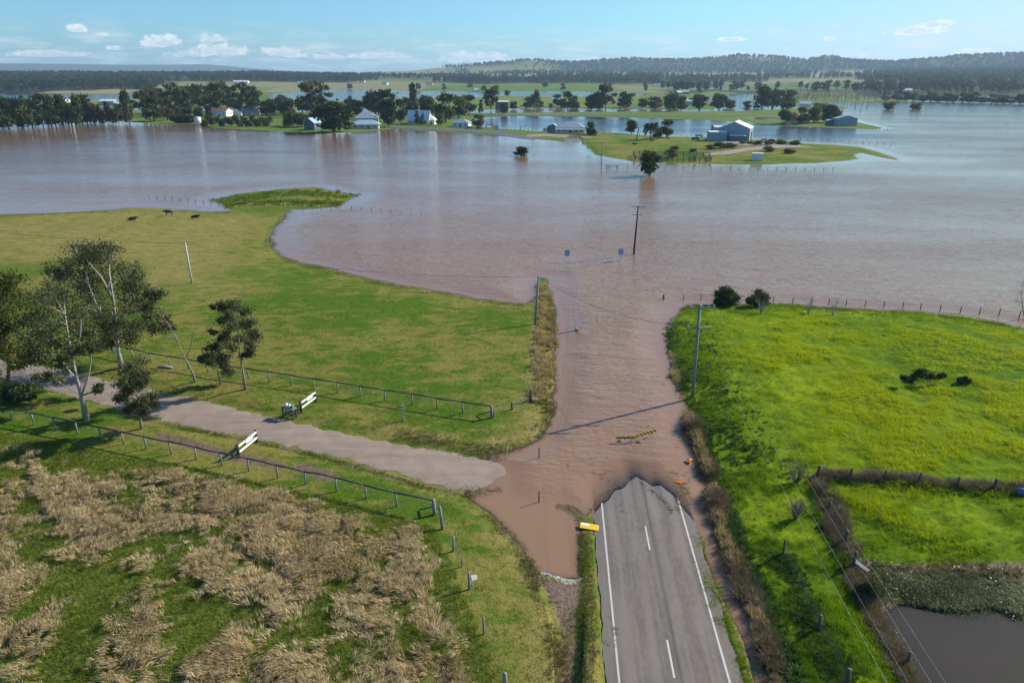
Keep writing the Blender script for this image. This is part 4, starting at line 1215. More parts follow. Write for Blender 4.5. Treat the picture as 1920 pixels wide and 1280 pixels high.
tree_px('gum_tree', 'largest gum tree with broad layered crown beside the drive', (228, 690), [(222, 660), (218, 610), (212, 560), (205, 510)],
        [(145, 475, 26), (178, 468, 20), (205, 475, 22), (120, 505, 24), (160, 500, 28), (200, 505, 30), (235, 510, 24), (110, 515, 14), (150, 535, 30), (190, 545, 34), (235, 545, 30), (255, 530, 20),
         (170, 580, 30), (210, 585, 32), (250, 580, 26), (185, 615, 26), (225, 620, 24), (262, 610, 18), (290, 553, 13), (280, 575, 14), (245, 635, 16), (205, 640, 16)],
        .36, 'bark_pale', 'leaf_gum', 62, 11, seed=21, forks=[[(221, 650), (200, 610), (180, 570), (165, 530)], [(219, 620), (235, 580), (245, 545)], [(213, 565), (190, 520), (160, 485)]])
tree_px('gum_tree', 'gum tree with forked white trunk standing between fence and drive', (162, 785), [(152, 740), (143, 705), (135, 670), (128, 630), (122, 590)],
        [(100, 545, 22), (80, 565, 24), (120, 560, 24), (150, 585, 22), (70, 600, 24), (105, 600, 28), (140, 615, 26), (165, 625, 18), (65, 635, 22), (100, 640, 26), (175, 650, 16), (80, 675, 20), (115, 680, 18), (60, 665, 16),
         (100, 710, 14), (75, 705, 12), (185, 728, 9), (140, 655, 16)], .30, 'bark_pale', 'leaf_gum', 46, 10, seed=22, forks=[[(152, 740), (165, 710), (170, 680), (172, 650)], [(146, 715), (125, 690), (105, 660), (95, 625)], [(135, 670), (150, 630), (152, 600)], [(152, 742), (175, 734), (188, 727)]])
tree_px('gum_tree', 'dark leafy gum tree with olive top shading the far end of the drive', (12, 752), [(14, 715), (18, 680), (10, 640), (5, 590)],
        [(20, 525, 20), (-5, 545, 24), (30, 560, 22), (10, 575, 26), (-25, 580, 28), (35, 600, 22), (5, 615, 28), (-20, 640, 30), (30, 645, 24), (10, 670, 24), (-25, 690, 26), (40, 680, 14), (-45, 620, 30), (-50, 570, 25)],
        .34, 'bark_dark', 'leaf_olive', 66, 11, seed=23, forks=[[(18, 690), (28, 665), (30, 640)]])
tree_px('shrub', 'low dark bush under the shaded gum by the fence end', (40, 752), [(40, 740), (42, 725)], [(30, 735, 16), (48, 728, 14), (18, 738, 14), (38, 742, 14), (55, 742, 8)], .08, 'bark_dark', 'leaf_mid', 70, 8, seed=24)
tree_px('gum_tree', 'small gum tree with drooping foliage on the lower verge of the drive', (265, 804), [(262, 780), (258, 750), (252, 710)],
        [(248, 680, 16), (240, 700, 18), (262, 700, 16), (235, 720, 16), (268, 715, 14), (250, 730, 16), (230, 745, 13), (275, 745, 16), (285, 755, 11), (255, 755, 13), (270, 770, 12), (240, 770, 8)], .17, 'bark_grey', 'leaf_gum', 46, 8, seed=25)
tree_px('gum_tree', 'sparse leaning gum with bent brown trunk by the rail fence', (366, 716), [(362, 700), (352, 680), (342, 662), (334, 640), (328, 628)],
        [(300, 590, 12), (285, 605, 13), (315, 600, 10), (290, 620, 11), (308, 615, 9), (320, 615, 8), (276, 590, 9)], .16, 'bark_grey', 'leaf_gum', 24, 7, seed=26, forks=[[(330, 634), (318, 612), (305, 592)], [(330, 634), (310, 632), (298, 620)], [(347, 672), (357, 655), (361, 630), (364, 612)]])
tree_px('gum_tree', 'young twin-topped gum beside the taller roadside gum', (414, 721), [(409, 700), (405, 675), (402, 655)],
        [(400, 650, 13), (388, 668, 12), (412, 668, 12), (395, 680, 10), (420, 683, 9), (428, 697, 9), (380, 672, 8)], .12, 'bark_grey', 'leaf_gum', 44, 8, seed=27)
tree_px('gum_tree', 'slender gum with pale straight trunk and airy crown by the rail fence', (460, 730), [(456, 700), (450, 665), (447, 630), (443, 590)],
        [(440, 572, 12), (420, 572, 12), (455, 585, 14), (430, 595, 14), (465, 605, 13), (445, 615, 16), (415, 600, 9), (475, 628, 13), (450, 640, 15), (420, 630, 12), (430, 650, 14), (400, 622, 6), (470, 650, 11), (425, 670, 10), (460, 665, 10), (405, 575, 6)], .19, 'bark_grey', 'leaf_gum', 40, 8, seed=28)

def bare_px(name, label, base, h_px, w_px, n, seed, bark='bark_grey', group=None):
    rng = np.random.default_rng(seed)
    b = ground(*base); ms = depth_scale(b.y)
    root = thing(name, label, 'shrub', b, 0, group)
    mb = MB(); hgt, wd = h_px * ms * 1.05, w_px * ms * .5
    st = MB()
    for k in range(n):
        a = rng.uniform(0, 6.28); r = wd * rng.uniform(.2, 1)
        tip = Vector((math.cos(a) * r, math.sin(a) * r, hgt * rng.uniform(.6, 1)))
        path = bez((rng.normal(0, .05), rng.normal(0, .05), -.05), tip, rng, .05)
        (st if k < 3 else mb).tube(path, list(np.linspace(.035, .012, 5)), 4)
        for _ in range(4):
            p = path[rng.integers(2, 5)]; q = p + Vector(rng.normal(0, 1, 3)) * hgt * .13 + Vector((0, 0, hgt * .1))
            mb.tube([p, q], [.013, .007], 3, False)
    st.build('stem', M[bark], root); mb.build('twigs', M[bark], root)
    return root
bare_px('sapling', 'leafless pale sapling on the mown verge beside the drive', (757, 788), 42, 16, 6, 5, 'bark_pale')
bare_px('shrub', 'leafless twiggy shrub on the flood shore behind the pasture', (1515, 588), 28, 20, 12, 6)
bare_px('shrub', 'second leafless shrub with upright stems on the pasture shore', (1562, 591), 34, 28, 12, 7)
bare_px('shrub', 'grey leafless shrub beside the rounded shore bushes', (1427, 587), 26, 26, 16, 8)
bare_px('shrub', 'brown twiggy bush beside the corner post of the paddock fence', (1492, 905), 36, 44, 30, 9, 'bark_dark')
bare_px('shrub', 'low dark twiggy bush on the weedy strip below the corner post', (1492, 972), 36, 40, 40, 10, 'bark_dark')
tree_px('leafless_tree', 'bare grey tree leaning over the flood at the end of the shore fence', (1925, 605), [(1918, 580), (1915, 555)], [(1912, 545, 16), (1918, 530, 14), (1905, 560, 14), (1925, 560, 16)], .16, 'bark_grey', 'leaf_brown', 9, 12, L=.25, Wd=.03, seed=31)
tree_px('bush', 'dense dark round bush on the pasture shore', (1364, 573), [(1364, 562)], [(1364, 550, 13), (1352, 556, 12), (1376, 556, 11), (1358, 565, 12), (1372, 565, 12), (1348, 566, 7), (1366, 545, 8)], .1, 'bark_dark', 'leaf_dark', 90, 9, L=.3, Wd=.14, seed=32)
tree_px('bush', 'smaller bright-topped round bush on the pasture shore', (1424, 573), [(1424, 562)], [(1424, 552, 10), (1414, 558, 10), (1434, 557, 9), (1420, 566, 9), (1432, 566, 8), (1405, 565, 6)], .1, 'bark_dark', 'leaf_mid', 70, 9, L=.3, Wd=.14, seed=33)
tree_px('bush', 'dark spiky weed clump in the middle of the yellow pasture', (1730, 712), [(1730, 705)], [(1722, 703, 9), (1738, 702, 9), (1710, 708, 7), (1748, 709, 8), (1730, 697, 7), (1695, 707, 5), (1765, 704, 5)], .04, 'bark_dark', 'leaf_dark', 60, 8, L=.4, Wd=.06, seed=34)
tree_px('bush', 'little dark weed clump beside the larger pasture clump', (1810, 716), [(1810, 711)], [(1808, 711, 6), (1815, 712, 5), (1800, 712, 4)], .04, 'bark_dark', 'leaf_dark', 60, 8, L=.35, Wd=.06, seed=35)
tree_px('bush', 'dark rounded rush clump at the corner of the pond', (1636, 1118), [(1636, 1105)], [(1636, 1095, 14), (1624, 1100, 12), (1646, 1104, 11), (1634, 1108, 12)], .04, 'bark_dark', 'leaf_mid', 90, 9, L=.35, Wd=.04, seed=36)

# ---- trees of the middle distance: a few shapes, one unit high and one unit wide, set out one by one
def unit_tree(kind, seed):
    rng = np.random.default_rng(seed)
    mb = MB(); C, T = [], []; L, Wd = .115, .085
    def blob(c, r, n, t=None, sz=.7):
        c = np.array(c)
        C.append(c + rng.normal(size=(n, 3)) * np.array([r, r, r * sz]) * .52)
        T.append(np.clip((rng.uniform(.1, .8) if t is None else t) + rng.normal(0, .14, n), 0, 1))
    if kind == 'gum':
        mb.tube([(0, 0, -.03), (.01, 0, .25), (-.02, .01, .5), (.02, 0, .8)], [.035, .026, .02, .008], 6)
        for k in range(17):
            a = rng.uniform(0, 6.28); z = rng.uniform(.38, .95); r = rng.uniform(.12, .42) * (1.15 - abs(z - .65))
            c = (math.cos(a) * r, math.sin(a) * r, z); mb.tube(bez((0, 0, max(.2, z - .3)), c, rng, .1), list(np.linspace(.014, .005, 5)), 4)
            blob(c, rng.uniform(.1, .17), 62, sz=.5)
    elif kind in ('round', 'fig', 'bush'):
        z0 = {'round': .12, 'fig': .05, 'bush': .0}[kind]
        mb.tube([(0, 0, -.03), (0, .01, .3), (.01, 0, .6)], [.05, .035, .012], 6)
        for k in range(26):
            a = rng.uniform(0, 6.28); z = z0 + (1 - z0) * rng.uniform(.12, .9); f = math.sqrt(max(.02, 1 - ((z - z0) / (1 - z0) * 1.75 - .75) ** 2)) if z > .5 else .85 + .2 * (z - z0)
            r = .36 * f * math.sqrt(rng.uniform(.15, 1)); c = (math.cos(a) * r, math.sin(a) * r, z)
            mb.tube(bez((0, 0, min(z * .6, .45)), c, rng, .05, 4), list(np.linspace(.014, .005, 4)), 3)
            blob(c, rng.uniform(.13, .2), 60, sz=.75)
    elif kind == 'she':
        mb.tube([(0, 0, -.05), (.01, .01, .4), (-.01, 0, .95)], [.03, .02, .006], 6)
        for k in range(24):
            z = rng.uniform(.14, .97); a = rng.uniform(0, 6.28); r = (.40 * (1 - z) ** .7 + .08) * rng.uniform(.4, 1); c = (math.cos(a) * r, math.sin(a) * r, z)
            mb.tube(bez((0, 0, max(.08, z - .1)), c, rng, .0, 4), list(np.linspace(.01, .004, 4)), 3)
            blob(c, rng.uniform(.1, .18), 46, sz=.55)
    elif kind == 'column':
        mb.tube([(0, 0, -.03), (0, 0, .9)], [.05, .01], 6)
        for k in range(22):
            z = .06 + .92 * k / 22; a = rng.uniform(0, 6.28); r = .16 * (1 - abs(z - .45))
            blob((math.cos(a) * r, math.sin(a) * r, z), .3, 46, sz=.25)
        Wd = .12; L = .14
    elif kind == 'palm':
        mb.tube([(0, 0, -.03), (.02, 0, .35), (.01, 0, .66)], [.05, .04, .045], 7)
        for k in range(34):
            a = rng.uniform(0, 6.28); el_ = rng.uniform(-.5, 1.2); L_ = rng.uniform(.36, .48)
            for q in range(14):
                t = q / 13; rr = L_ * t; z = .66 + L_ * (math.sin(el_) * t - .55 * t * t)
                C.append(np.array([[math.cos(a) * rr * math.cos(el_ * .6), math.sin(a) * rr * math.cos(el_ * .6), z]]) + rng.normal(0, .012, (2, 3))); T.append(np.clip(rng.normal(.45, .2, 2), 0, 1))
    elif kind == 'bare':
        mb.tube([(0, 0, -.05), (.0, .01, .5), (0, 0, 1)], [.032, .022, .006], 4)
        for k in range(26):
            z = rng.uniform(.2, .9); a = rng.uniform(0, 6.28); r = .32 * (1.15 - z) + .05
            mb.tube([(0, 0, z), (math.cos(a) * r * .6, math.sin(a) * r * .6, z + .10), (math.cos(a) * r, math.sin(a) * r, z + .22 * (1.1 - z) + .06)], [.015, .011, .006], 3, False)
    return mb, (np.concatenate(C) if C else None), (np.concatenate(T) if T else None), L, Wd

UNIT = {}
def unit(kind, var, leaf, bark):
    key = (kind, var, leaf, bark)
    if key not in UNIT:
        mb, C, T, L, Wd = unit_tree(kind, 300 + var * 17 + sum(map(ord, kind)))
        tm = mb.mesh('trunk', M[bark], True)
        cm = crown_mesh('crown', C, T, L, Wd, M[leaf], np.random.default_rng(var), .2) if C is not None else None
        UNIT[key] = (tm, cm)
    return UNIT[key]

def plant(kind, px, py, hp, wpx, label, name='tree', group=None, leaf='leaf_mid', bark='bark_grey', cat='tree', wade=False):
    b = at(px, py, 0.0) if wade else ground(px, py)
    if wade: b.z = -.3
    hm = on_plane(px, py - hp, b.y).z - max(b.z, 0); wm = wpx * depth_scale(b.y)
    v = random.randrange(3)
    tm, cm = unit(kind, v, leaf, bark)
    r = thing(name, label, cat, b, random.uniform(0, 6.28), group)
    r.scale = (wm, wm, hm + (.3 if wade else 0))
    for nm, me in (('trunk', tm), ('crown', cm)):
        if me is not None:
            o = bpy.data.objects.new(nm, me); COL.objects.link(o); o.parent = r
    return r

random.seed(5)
G1 = 'she-oaks standing in the flood'
for i in range(24):
    x = -20 + i * 8.3 + random.uniform(-4, 4)
    plant('she', x, 243 - i * .5 + random.uniform(-1, 2), random.uniform(46, 60), random.uniform(34, 44), 'dark she-oak standing in flood water in the dense shore row', 'she_oak', G1, 'leaf_mid', 'bark_grey', wade=True)
for i in range(9):
    plant('she', 168 + i * 9 + random.uniform(-3, 3), 233 + random.uniform(-1.5, .5), random.uniform(34, 46), random.uniform(12, 18), 'thin brownish she-oak with bare lower trunk in the flood row', 'she_oak', 'brownish she-oaks in the flood', 'leaf_brown', 'bark_pale', wade=True)
G2 = 'gums behind the white village house'
for i in range(18):
    x = 268 + i * 12.6 + random.uniform(-5, 5)
    plant('gum', x, 219 + random.uniform(-8, 2) - i * .3, random.uniform(42, 58), random.uniform(30, 44), 'tall dark gum in the grove behind the white village house', 'gum_tree', G2, 'leaf_gum', 'bark_pale')
for x, y, h, w, lf, lab in ((243, 231, 62, 26, 'leaf_mid', 'tall narrow tree ending the flooded she-oak row'), (290, 228, 46, 44, 'leaf_mid', 'broadest rounded tree on the village shore beside the she-oaks'), (315, 226, 40, 30, 'leaf_brown', 'brownish rounded tree next to the broad shore tree'),
        (330, 222, 26, 30, 'leaf_mid', 'low spreading garden tree in front of the gum grove'), (372, 222, 22, 26, 'leaf_olive', 'olive garden tree behind the round water tank'), (393, 222, 24, 16, 'leaf_dark', 'dark narrow tree beside the brown roofed house'), (450, 210, 24, 18, 'leaf_dark', 'near black round tree behind the small white shed')):
    plant('round', x, y, h, w, lab, 'garden_tree', None, lf, 'bark_dark')
for i in range(24):
    plant('bush', 326 + (i % 12) * 4.6 if i < 8 else 384 + (i - 8) * 8.2, 231 if i < 8 else 237 - (i % 2) * 5, random.uniform(12, 17), random.uniform(14, 18), 'low grey green shrub in the clipped orchard rows by the shore', 'orchard_shrub', 'orchard shrubs by the shore', 'leaf_mid' if i < 16 else 'leaf_gum', 'bark_grey', 'shrub')
for i in range(6):
    plant('bush', 540 + i * 8.5, 239 - abs(i - 3), random.uniform(22, 28), 20, 'bushy olive shrub beside the giant fig', 'shrub', 'shrubs beside the fig', 'leaf_olive', 'bark_grey', 'shrub')
ONE = [  # kind, px, py, height, width, leaf, label
    ('gum', 594, 214, 61, 62, 'leaf_gum', 'tallest spreading gum rising behind the giant fig'),
    ('fig', 626, 248, 58, 82, 'leaf_dark', 'giant dark fig tree on the flood shore'),
    ('she', 658, 210, 30, 14, 'leaf_mid', 'slim she-oak behind the blue roofed farmhouse'),
    ('round', 704, 218, 46, 52, 'leaf_dark', 'dark round tree behind the blue roofed farmhouse'),
    ('round', 726, 222, 52, 40, 'leaf_dark', 'taller dark tree behind the farmhouse roof'),
    ('round', 729, 238, 52, 38, 'leaf_dark', 'dark dense tree in front of the farmhouse end'),
    ('round', 752, 232, 44, 26, 'leaf_mid', 'dark narrow tree between farmhouse and gabled hall'),
    ('column', 776, 210, 55, 16, 'leaf_dark', 'tall dark columnar pine above the gabled hall'),
    ('round', 801, 214, 34, 34, 'leaf_mid', 'round olive tree behind the gabled hall'),
    ('round', 836, 230, 52, 46, 'leaf_mid', 'broad dark tree beside the gabled hall'),
    ('round', 860, 222, 42, 40, 'leaf_olive', 'olive green tree behind the small cottage'),
    ('round', 880, 214, 34, 30, 'leaf_mid', 'grey green tree behind the cottage lagoon'),
    ('she', 782, 234, 26, 12, 'leaf_mid', 'slim tree in front of the gabled hall'),
    ('she', 793, 236, 26, 10, 'leaf_mid', 'second slim tree in front of the gabled hall'),
    ('round', 826, 236, 22, 20, 'leaf_olive', 'low bushy tree at the roadside before the hall'),
    ('she', 902, 214, 26, 12, 'leaf_mid', 'slim tree left of the tall lagoon gum'),
    ('gum', 921, 215, 54, 30, 'leaf_gum', 'tall gum standing beside the raised house'),
    ('round', 945, 215, 22, 16, 'leaf_mid', 'small dark tree under the raised house'),
    ('round', 963, 206, 16, 18, 'leaf_mid', 'bushy tree on the far river bank'),
    ('round', 897, 240, 24, 26, 'leaf_gum', 'grey willow-like tree beside the parked cars'),
    ('she', 1002, 205, 40, 28, 'leaf_gum', 'grey conical pine on the far river bank'),
    ('she', 1064, 209, 37, 26, 'leaf_dark', 'dark conical pine on the river causeway'),
    ('round', 1045, 200, 22, 20, 'leaf_dark', 'dark garden tree before the far farmhouse'),
    ('round', 1076, 202, 22, 18, 'leaf_mid', 'round tree behind the conical pine'),
    ('round', 1108, 208, 32, 24, 'leaf_dark', 'dark round tree in the causeway clump'),
    ('gum', 1135, 208, 52, 38, 'leaf_gum', 'tallest gum of the causeway clump'),
    ('round', 1124, 208, 36, 32, 'leaf_mid', 'grey green tree in the causeway clump'),
    ('gum', 1172, 208, 38, 26, 'leaf_dark', 'dark narrow-topped tree on the river bank'),
    ('round', 1205, 203, 18, 22, 'leaf_mid', 'low tree at the river bend'),
    ('round', 1227, 206, 24, 30, 'leaf_brown', 'brownish willow at the river bend'),
    ('round', 1256, 209, 34, 36, 'leaf_mid', 'broad green tree before the round roofed shed'),
    ('round', 1277, 208, 28, 24, 'leaf_olive', 'olive tree beside the round roofed shed'),
    ('round', 1311, 207, 30, 34, 'leaf_mid', 'spreading tree between shed and river'),
    ('round', 1348, 207, 31, 34, 'leaf_mid', 'spreading tree on the inside of the river bend'),
    ('she', 1368, 207, 14, 12, 'leaf_mid', 'small pine on the river bend'),
    ('round', 1428, 205, 44, 36, 'leaf_dark', 'dark tall tree at the edge of the plantation'),
    ('round', 1448, 204, 36, 44, 'leaf_mid', 'broad tree at the edge of the plantation'),
    ('round', 1474, 203, 34, 40, 'leaf_mid', 'broad dark tree before the bare plantation'),
    ('round', 1184, 251, 26, 24, 'leaf_dark', 'dark umbrella tree beside the leaning post'),
    ('palm', 1220, 262, 37, 34, 'leaf_mid', 'date palm in the farm paddock'),
    ('round', 1232, 261, 22, 22, 'leaf_mid', 'bushy tree beside the date palm'),
    ('round', 1250, 258, 31, 30, 'leaf_mid', 'round tree right of the date palm'),
    ('round', 1106, 252, 24, 22, 'leaf_mid', 'round grey tree beside the verandah house'),
    ('bush', 1110, 254, 12, 22, 'leaf_dark', 'dark shrub under the tree by the verandah house'),
    ('bush', 1342, 246, 12, 22, 'leaf_dark', 'dark round bush behind the big farm shed'),
    ('round', 1474, 232, 40, 36, 'leaf_gum', 'grey green tree left of the red roofed house'),
    ('round', 1502, 233, 30, 26, 'leaf_mid', 'dark shrubby tree before the red roofed house'),
    ('round', 1525, 231, 32, 30, 'leaf_olive', 'green domed tree beside the blue shed'),
    ('fig', 1556, 230, 38, 40, 'leaf_dark', 'broad dark tree behind the blue shed'),
    ('round', 1535, 214, 20, 34, 'leaf_mid', 'tree behind the domed trees of the shed'),
    ('fig', 1667, 206, 17, 24, 'leaf_gum', 'half drowned grey tree near the tree-lined channel'),
    ('fig', 1717, 206, 15, 22, 'leaf_gum', 'lone half drowned tree out in the wide flood'),
    ('fig', 977, 292, 17, 32, 'leaf_dark', 'half drowned dark bush alone in the flood'),
    ('round', 1218, 330, 46, 44, 'leaf_mid', 'dark leafy tree standing in the flood before the stockyard')]
for kind, x, y, h, w, lf, lab in ONE:
    plant(kind, x, y, h, w, lab, {'palm': 'palm_tree', 'bush': 'bush', 'column': 'pine_tree', 'gum': 'gum_tree'}.get(kind, 'tree'), None, lf, 'bark_grey', wade=(y > 280) or x > 1600)
for x, y, h, w in ((1660, 190, 17, 18), (1683, 190, 19, 24), (1700, 190, 18, 20), (1712, 190, 17, 16)):
    plant('round', x, y, h, w, 'grey green tree at the end of the bare plantation', 'tree', 'trees ending the plantation', 'leaf_gum', wade=True)
for i in range(16):
    x = 1735 + i * 13.5 + random.uniform(-4, 4)
    plant('round', x, 191 + i * .35, random.uniform(12, 20), random.uniform(18, 26), 'dark tree of the low row standing in far flood water', 'tree', 'trees in the far flood', 'leaf_mid', wade=True)
random.seed(9)
for i in range(84):
    r_ = i // 28; k = i % 28
    plant('bare', 1478 + k * 7.0 + r_ * 3 + random.uniform(-1.5, 1.5), 191.5 - r_ * 2.6 + random.uniform(-.4, .4), random.uniform(18, 23), random.uniform(9, 12), 'leafless grey poplar in the ' + ('front row at the open flood edge', 'middle row', 'back row behind the others')[r_] + ' of the flooded plantation', 'poplar_tree', 'leafless poplars, ' + ('front', 'middle', 'back')[r_] + ' row', 'leaf_mid', 'bark_grey', wade=True)
for i in range(26):
    plant('round', random.choice((random.uniform(520, 590), random.uniform(640, 900), random.uniform(330, 540))), random.uniform(209, 220), random.uniform(20, 34), random.uniform(22, 34), 'dark tree in the belt behind the village houses', 'village_tree', 'tree belt behind the village', random.choice(('leaf_mid', 'leaf_dark', 'leaf_gum')))
for i in range(22):
    plant('round', random.uniform(960, 1420), random.uniform(201, 205), random.uniform(10, 20), random.uniform(14, 24), 'bushy tree in the river bank belt behind the causeway', 'river_tree', 'river bank trees', random.choice(('leaf_mid', 'leaf_gum', 'leaf_brown')))
for i in range(46):
    x = random.uniform(480, 1400); y = random.uniform(164, 204)
    b_ = at(x, y)
    if float(land_sd(np.array([b_.x]), np.array([b_.y]))[0]) < 4: continue
    plant('round', x, y, random.uniform(7, 13), random.uniform(8, 14), 'small dark paddock tree on the green river flats', 'paddock_tree', 'paddock trees on the river flats', 'leaf_mid')

# ---- woods too far off to count
def woodpile(name, label, n, fn, rng, smin, smax):
    u = rng.uniform(-700, 2500, n * 8); D = np.sqrt(rng.uniform(1300 ** 2, 6200 ** 2, n * 8))
    x = (u - 960) / F * .935; nn = np.sqrt(1 + x * x); y = D / nn; x = x * y
    p = fn(u, D, x, y)
    k = np.nonzero(rng.uniform(size=u.size) < p)[0][:n]
    x, y = x[k], y[k]
    z = height(x, y); m = z > .3
    x, y, z = x[m], y[m], z[m]
    protos = []
    for v in range(5):
        r2 = np.random.default_rng(400 + v); C = []
        for q in range(11):
            a = r2.uniform(0, 6.28); zz = r2.uniform(.25, .92); rr = r2.uniform(0, .34) * (1.2 - zz)
            C.append(np.array([math.cos(a) * rr, math.sin(a) * rr, zz]) + r2.normal(size=(11, 3)) * np.array([.10, .10, .065]))
        V, Q = leaf_cards(np.concatenate(C), .2, .15, r2)
        tb = MB().tube([(0, 0, -.05), (0, 0, .6)], [.03, .015], 4)
        protos.append((V.tolist() + [list(q) for q in tb.v], [tuple(q) for q in Q] + [tuple(i + len(V) for i in f) for f in tb.f], list(r2.uniform(0, 1, len(V)).repeat(1)) + [.2] * len(tb.v)))
    h_ = rng.uniform(smin, smax, x.size)
    return scatter(name, label, 'woodland', protos, np.stack([x, y, z], 1), np.stack([x * 0, x * 0, rng.uniform(0, 6.28, x.size)], 1), np.stack([h_ * rng.uniform(.7, 1.1, x.size)] * 2 + [h_], 1), np.clip(rng.normal(.4, .25, x.size), 0, 1), M['forest'], rng)
rw = np.random.default_rng(77)
woodpile('far_woods', 'dark eucalypt woodland covering the low ridges beyond the flood', 13000, lambda u, D, x, y: woods(u, D) * np.where(u < 1600, .9, .6) * (fbm(x, y, 260, 2, 95) > -.42), rw, 11, 21)
woodpile('hill_woods', 'blue green woods and scattered trees on the distant hills', 9000, lambda u, D, x, y: np.where(D > 4200, sstep(fbm(x, y, 800, 3, 91), -.5, -.1) * sstep(u, 820, 880), np.where((D > 3000) & (u > 700), .6 * (fbm(x, y, 420, 2, 96) > .30), .006)), rw, 14, 22)
# foam left where the puddle ends
Pf = np.concatenate([along([(1005, 1072), (1030, 1076), (1060, 1087), (1078, 1090), (1092, 1084)], 60, .05, rg, 0), along([(1040, 1082), (1062, 1094), (1080, 1092)], 22, .06, rg, 0)])
scatter('foam', 'pale foam line at the end of the brown puddle', 'foam', [sticks(rg, 8) for _ in range(3)], np.stack([Pf[:, 0], Pf[:, 1], np.maximum(height(Pf[:, 0], Pf[:, 1]), 0) + .004], 1), np.stack([Pf[:, 0] * 0, Pf[:, 0] * 0, rg.normal(0, .3, len(Pf))], 1), np.full(len(Pf), .35), np.ones(len(Pf)), M['feather'], rg)
# ------------------------------------------------------------------ fences
def post_h(b, top):
    return max(.3, on_plane(top[0], top[1], b.y).z - b.z)

def rail_fence(name, label, bases, ht, r, rail_mat, post_mat, lean=.03, rail_r=.075, group=None, extra_low=False):
    P = [ground(*q) for q in bases]
    root = thing(name, label, 'fence', P[0], 0, group)
    o = P[0]
    tops = []
    rng = np.random.default_rng(len(bases))
    for p in P:
        q = p - o; t = q + Vector((rng.normal(0, lean), rng.normal(0, lean), ht * rng.uniform(.97, 1.04)))
        MB().tube([q - Vector((0, 0, .25)), q * .5 + t * .5 + Vector((rng.normal(0, .01), 0, 0)), t], [r * 1.05, r, r * .95], 8).build('post', post_mat, root, True)
        tops.append(t)
    for a, b in zip(tops[:-1], tops[1:]):
        d = (b - a).normalized() * .08
        m = (a + b) * .5 + Vector((0, 0, rng.normal(0, .025)))
        MB().tube([a - d + Vector((0, 0, .05)), m + Vector((0, 0, .05)), b + d + Vector((0, 0, .055))], [rail_r, rail_r * .95, rail_r * .9], 8).build('rail', rail_mat, root, True)
    mb = MB()
    for f in (.3, .55, .8):
        for a, b, pa, pb in zip(tops[:-1], tops[1:], P[:-1], P[1:]):
            mb.tube([(pa - o) * (1 - f) + a * f, (pb - o) * (1 - f) + b * f], .004, 3, False)
    mb.build('wire', M['galv'], root)
    return root, P, tops

UP = [(178, 655), (214, 664), (249, 672), (284, 680), (319, 686.5), (354, 692), (390, 698), (427, 704), (466, 709.5), (506, 716), (546, 722), (589, 729), (633, 736), (676, 743.5), (722, 751), (773, 759), (820, 766.5), (868, 774), (922, 783)]
f1, P1, T1 = rail_fence('rail_fence', 'dark log rail fence between the left paddock and the drive', UP, 1.18, .075, M['timber_dark'], M['timber_grey'])
o = P1[0]
MB().tube([P1[-1] - o - Vector((0, 0, .2)), P1[-1] - o + Vector((0, 0, 1.32))], .15, 10).build('corner_post', M['timber_grey'], f1, True)
MB().tube([P1[-1] - o + Vector((0, 0, .75)), ground(896, 779) - o + Vector((0, 0, .1))], .06, 6).build('brace', M['timber_dark'], f1, True)
LOW = [(-60, 770), (-18, 779), (24, 788), (64, 796), (105, 804), (146, 813), (190, 823), (233, 832), (275, 841), (322, 851), (368, 861), (416, 872), (467, 883), (521, 896), (573, 908), (631, 921), (687, 934), (744, 949), (815, 965)]
f2, P2, T2 = rail_fence('rail_fence', 'dark log rail fence along the edge of the tan long grass field', LOW, 1.22, .075, M['timber_dark'], M['timber_grey'])
o = P2[0]
MB().tube([P2[-1] - o - Vector((0, 0, .2)), P2[-1] - o + Vector((-.05, .05, 1.38))], .15, 10).build('end_post', M['timber_grey'], f2, True)
MB().tube([P2[-1] - o + Vector((0, 0, .8)), ground(787, 957) - o + Vector((0, 0, .1))], .06, 6).build('brace', M['timber_dark'], f2, True)

def wire_fence(name, label, posts, mat, r=.06, wires=(.35, .65, .9), wire_mat='galv', group=None, wade=False, sag=0.0):
    """posts: (px, py, height m[, lean x, lean y, radius])"""
    Ps, root = [], None
    for q in posts:
        b = at(q[0], q[1]) if wade else ground(q[0], q[1])
        if wade: b.z = min(-.25, b.z)
        Ps.append((b, q[2] + (.25 if wade else 0), q[3] if len(q) > 3 else random.gauss(0, .04), q[4] if len(q) > 4 else random.gauss(0, .04), q[5] if len(q) > 5 else r))
    o = Ps[0][0]
    root = thing(name, label, 'fence', o, 0, group)
    T = []
    for b, h_, lx, ly, rr in Ps:
        p = b - o; t = p + Vector((lx, ly, h_))
        MB().tube([p - Vector((0, 0, .2)), (p + t) * .5, t], [rr, rr, rr * .9], 7).build('post', M[mat], root, True)
        T.append((p, t))
    if wires:
        mb = MB()
        for f in wires:
            for (p0, t0), (p1, t1) in zip(T[:-1], T[1:]):
                a, b = p0.lerp(t0, f), p1.lerp(t1, f)
                mb.tube([a, (a + b) * .5 - Vector((0, 0, sag)), b], .0045, 3, False)
        mb.build('wire', M[wire_mat], root)
    return root

